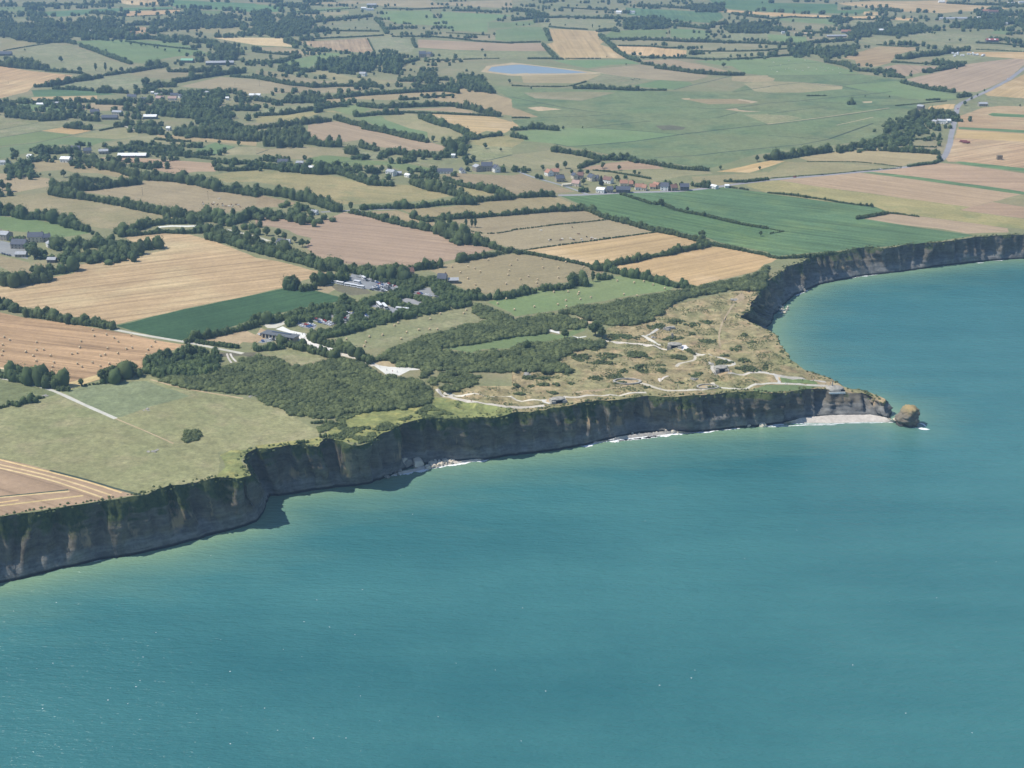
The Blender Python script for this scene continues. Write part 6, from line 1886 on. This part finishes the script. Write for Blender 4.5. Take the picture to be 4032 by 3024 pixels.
M_SHINGLE = field_mat("shingle", (.56, .51, .44), (.45, .405, .35), 0, 5, .2, .08)
def beach(upper, lower, z1, name="beach", mat=None):
    U = np.array([hit(a, b, z1)[:2] for a, b in P(upper)]); Lw = np.array([hit(a, b, -.1)[:2] for a, b in P(lower)])
    n = 90
    def rs(L):
        d = np.r_[0, np.cumsum(np.hypot(*np.diff(L, axis=0).T))]; t = np.linspace(0, d[-1], n); return np.c_[np.interp(t, d, L[:, 0]), np.interp(t, d, L[:, 1])]
    U, Lw = rs(U), rs(Lw); V = []
    for r in range(7):
        f = r / 6
        for i in range(n):
            q = U[i] * (1 - f) + Lw[i] * f + rng.uniform(-.25, .25, 2)
            V.append((q[0], q[1], z1 * (1 - f) ** .8 - .12 + .25 * fbm(q[0] / 5, q[1] / 5, 2.0) * (1 - f)))
    idx = np.arange(7 * n).reshape(7, n); Q = np.stack([idx[:-1, :-1], idx[1:, :-1], idx[1:, 1:], idx[:-1, 1:]], -1).reshape(-1, 4)
    tag(link(name, quads(name, np.array(V), Q, mat or M_SHINGLE, None, True)), kind='structure')
beach("Q150,796 190,785 290,755 430,742 560,732 740,730 890,728 1000,748 1050,766 1100,780", "Q130,806 200,804 380,803 560,806 700,800 900,795 1060,796 1120,795", 2.6)
beach("O890,925 1050,898 1250,878 1400,868 1500,880", "O880,955 1000,938 1140,922 1300,908 1420,892 1560,888", 2.2)
beach("O640,968 760,958 900,938", "O540,1004 660,986 900,952", 1.2)
beach("O1640,866 1750,852 1850,836 1950,836", "O1660,878 1750,866 1850,854 1960,844", 1.2)
beach("N1440,735 1560,700 1660,680 1760,690 1900,672 1960,676", "N1440,772 1560,752 1680,726 1800,706 1960,688 1990,682", 1.4)
beach("N1180,805 1250,782 1350,760 1450,735", "N1170,822 1260,806 1360,786 1450,768", 1.4)
M_FOAM, nt, b = material("foam")
b.inputs["Base Color"].default_value = (.86, .88, .88, 1); b.inputs["Roughness"].default_value = .6
def foam(path, w):
    C = along([hit(a, b, 0) for a, b in P(path)], .7); t = np.gradient(C, axis=0); t /= np.maximum(np.linalg.norm(t, axis=1), 1e-6)[:, None]; nn = np.c_[-t[:, 1], t[:, 0]]
    V = []; Q = []; k = 0
    for i, c in enumerate(C):
        a = w * max(.12, .8 + .9 * fbm(i * .09, w, 1.0) + .5 * fbm(i * .5, w, 4.0)) * min(1, i / 6, (len(C) - 1 - i) / 6); m = .8 * fbm(i * .05, 2.0, w)
        V += [(*(c + nn[i] * (m + a / 2)), .06), (*(c + nn[i] * (m - a / 2)), .06)]
        if i: Q.append((2 * i - 2, 2 * i - 1, 2 * i + 1, 2 * i))
    tag(link("surf", quads("surf", np.array(V), np.array(Q), M_FOAM)), kind='structure')
for w, path in ((5.5, "O515,1006 660,988 900,953 1140,924 1400,896 1560,888"), (3, "O900,962 1100,936 1300,912"), (4, "O1550,888 1700,872 1900,849 2000,840"), (3, "O2000,838 2212,828 Q0,825 180,810"),
                (4.5, "N1160,824 1250,809 1440,772 1500,762"), (4, "N1860,700 1960,688 2010,678"), (3, "N1500,762 1680,730 1860,700"), (1.2, "N1050,850 1160,822"), (1.1, "Q180,808 500,812 700,803 1000,798 1100,796"), (1.2, "Q0,838 300,822 600,818"),
                (4, "Q1250,838 1330,850 1400,858"), (3, "Q1300,800 1340,815 1360,835"), (4, "L1365,117 1420,108"), (5, "L1480,104 1570,95"), (3, "L1800,79 1870,76"), (6, "L1910,60 1960,52 2050,48"),
                (3, "L240,362 290,340 345,310"), (2.5, "L640,222 780,200 960,176"), (2, "L0,632 15,628"), (2, "L80,512 140,508"), (1.2, "M0,1400 N0,1"),
                (1.4, "S40,2278 160,2262"), (1.4, "S300,2222 420,2200 560,2176")):
    if "M0,1400" in path: continue
    foam(path, w)
# scattered whitecaps out on the water
V = []; Q = []
for i in range(70):
    x, y = random.uniform(0, 1500), random.uniform(2080, 3000)
    if i > 48: x, y = random.uniform(1500, 4032), random.uniform(2000, 3000)
    c = hit(x, y, 0)
    if c[1] > 640 and x < 1200 and y < 2290 - x * .16: continue
    a = random.uniform(.12, .38); b_ = a * random.uniform(.4, .9); t = random.uniform(-.4, .4); k = len(V)
    for j in range(6):
        g = j * math.pi / 3; V.append((c[0] + a * math.cos(g) * random.uniform(.7, 1.3), c[1] + b_ * math.sin(g) * random.uniform(.7, 1.3), .08))
    Q += [(k, k + 1, k + 2, k + 3), (k, k + 3, k + 4, k + 5)]
tag(link("whitecaps", quads("whitecaps", np.array(V), np.array(Q), M_FOAM)), kind='stuff')
settle_labels()

# ------------------------------------------------------------------ the air: one even, closed box of haze
M_HAZE = bpy.data.materials.new("haze"); M_HAZE.use_nodes = True; nt = M_HAZE.node_tree; nt.nodes.clear()
out = N(nt, "ShaderNodeOutputMaterial"); pv = N(nt, "ShaderNodeVolumePrincipled"); pv.inputs["Color"].default_value = (.45, .70, 1.0, 1); pv.inputs["Density"].default_value = 1.0e-4; pv.inputs["Anisotropy"].default_value = 0.2
nt.links.new(pv.outputs[0], out.inputs["Volume"])
tag(link("haze", MB().box(-14500, 14500, -9500, 9500, -3, 402).mesh("haze", M_HAZE)), kind='stuff')
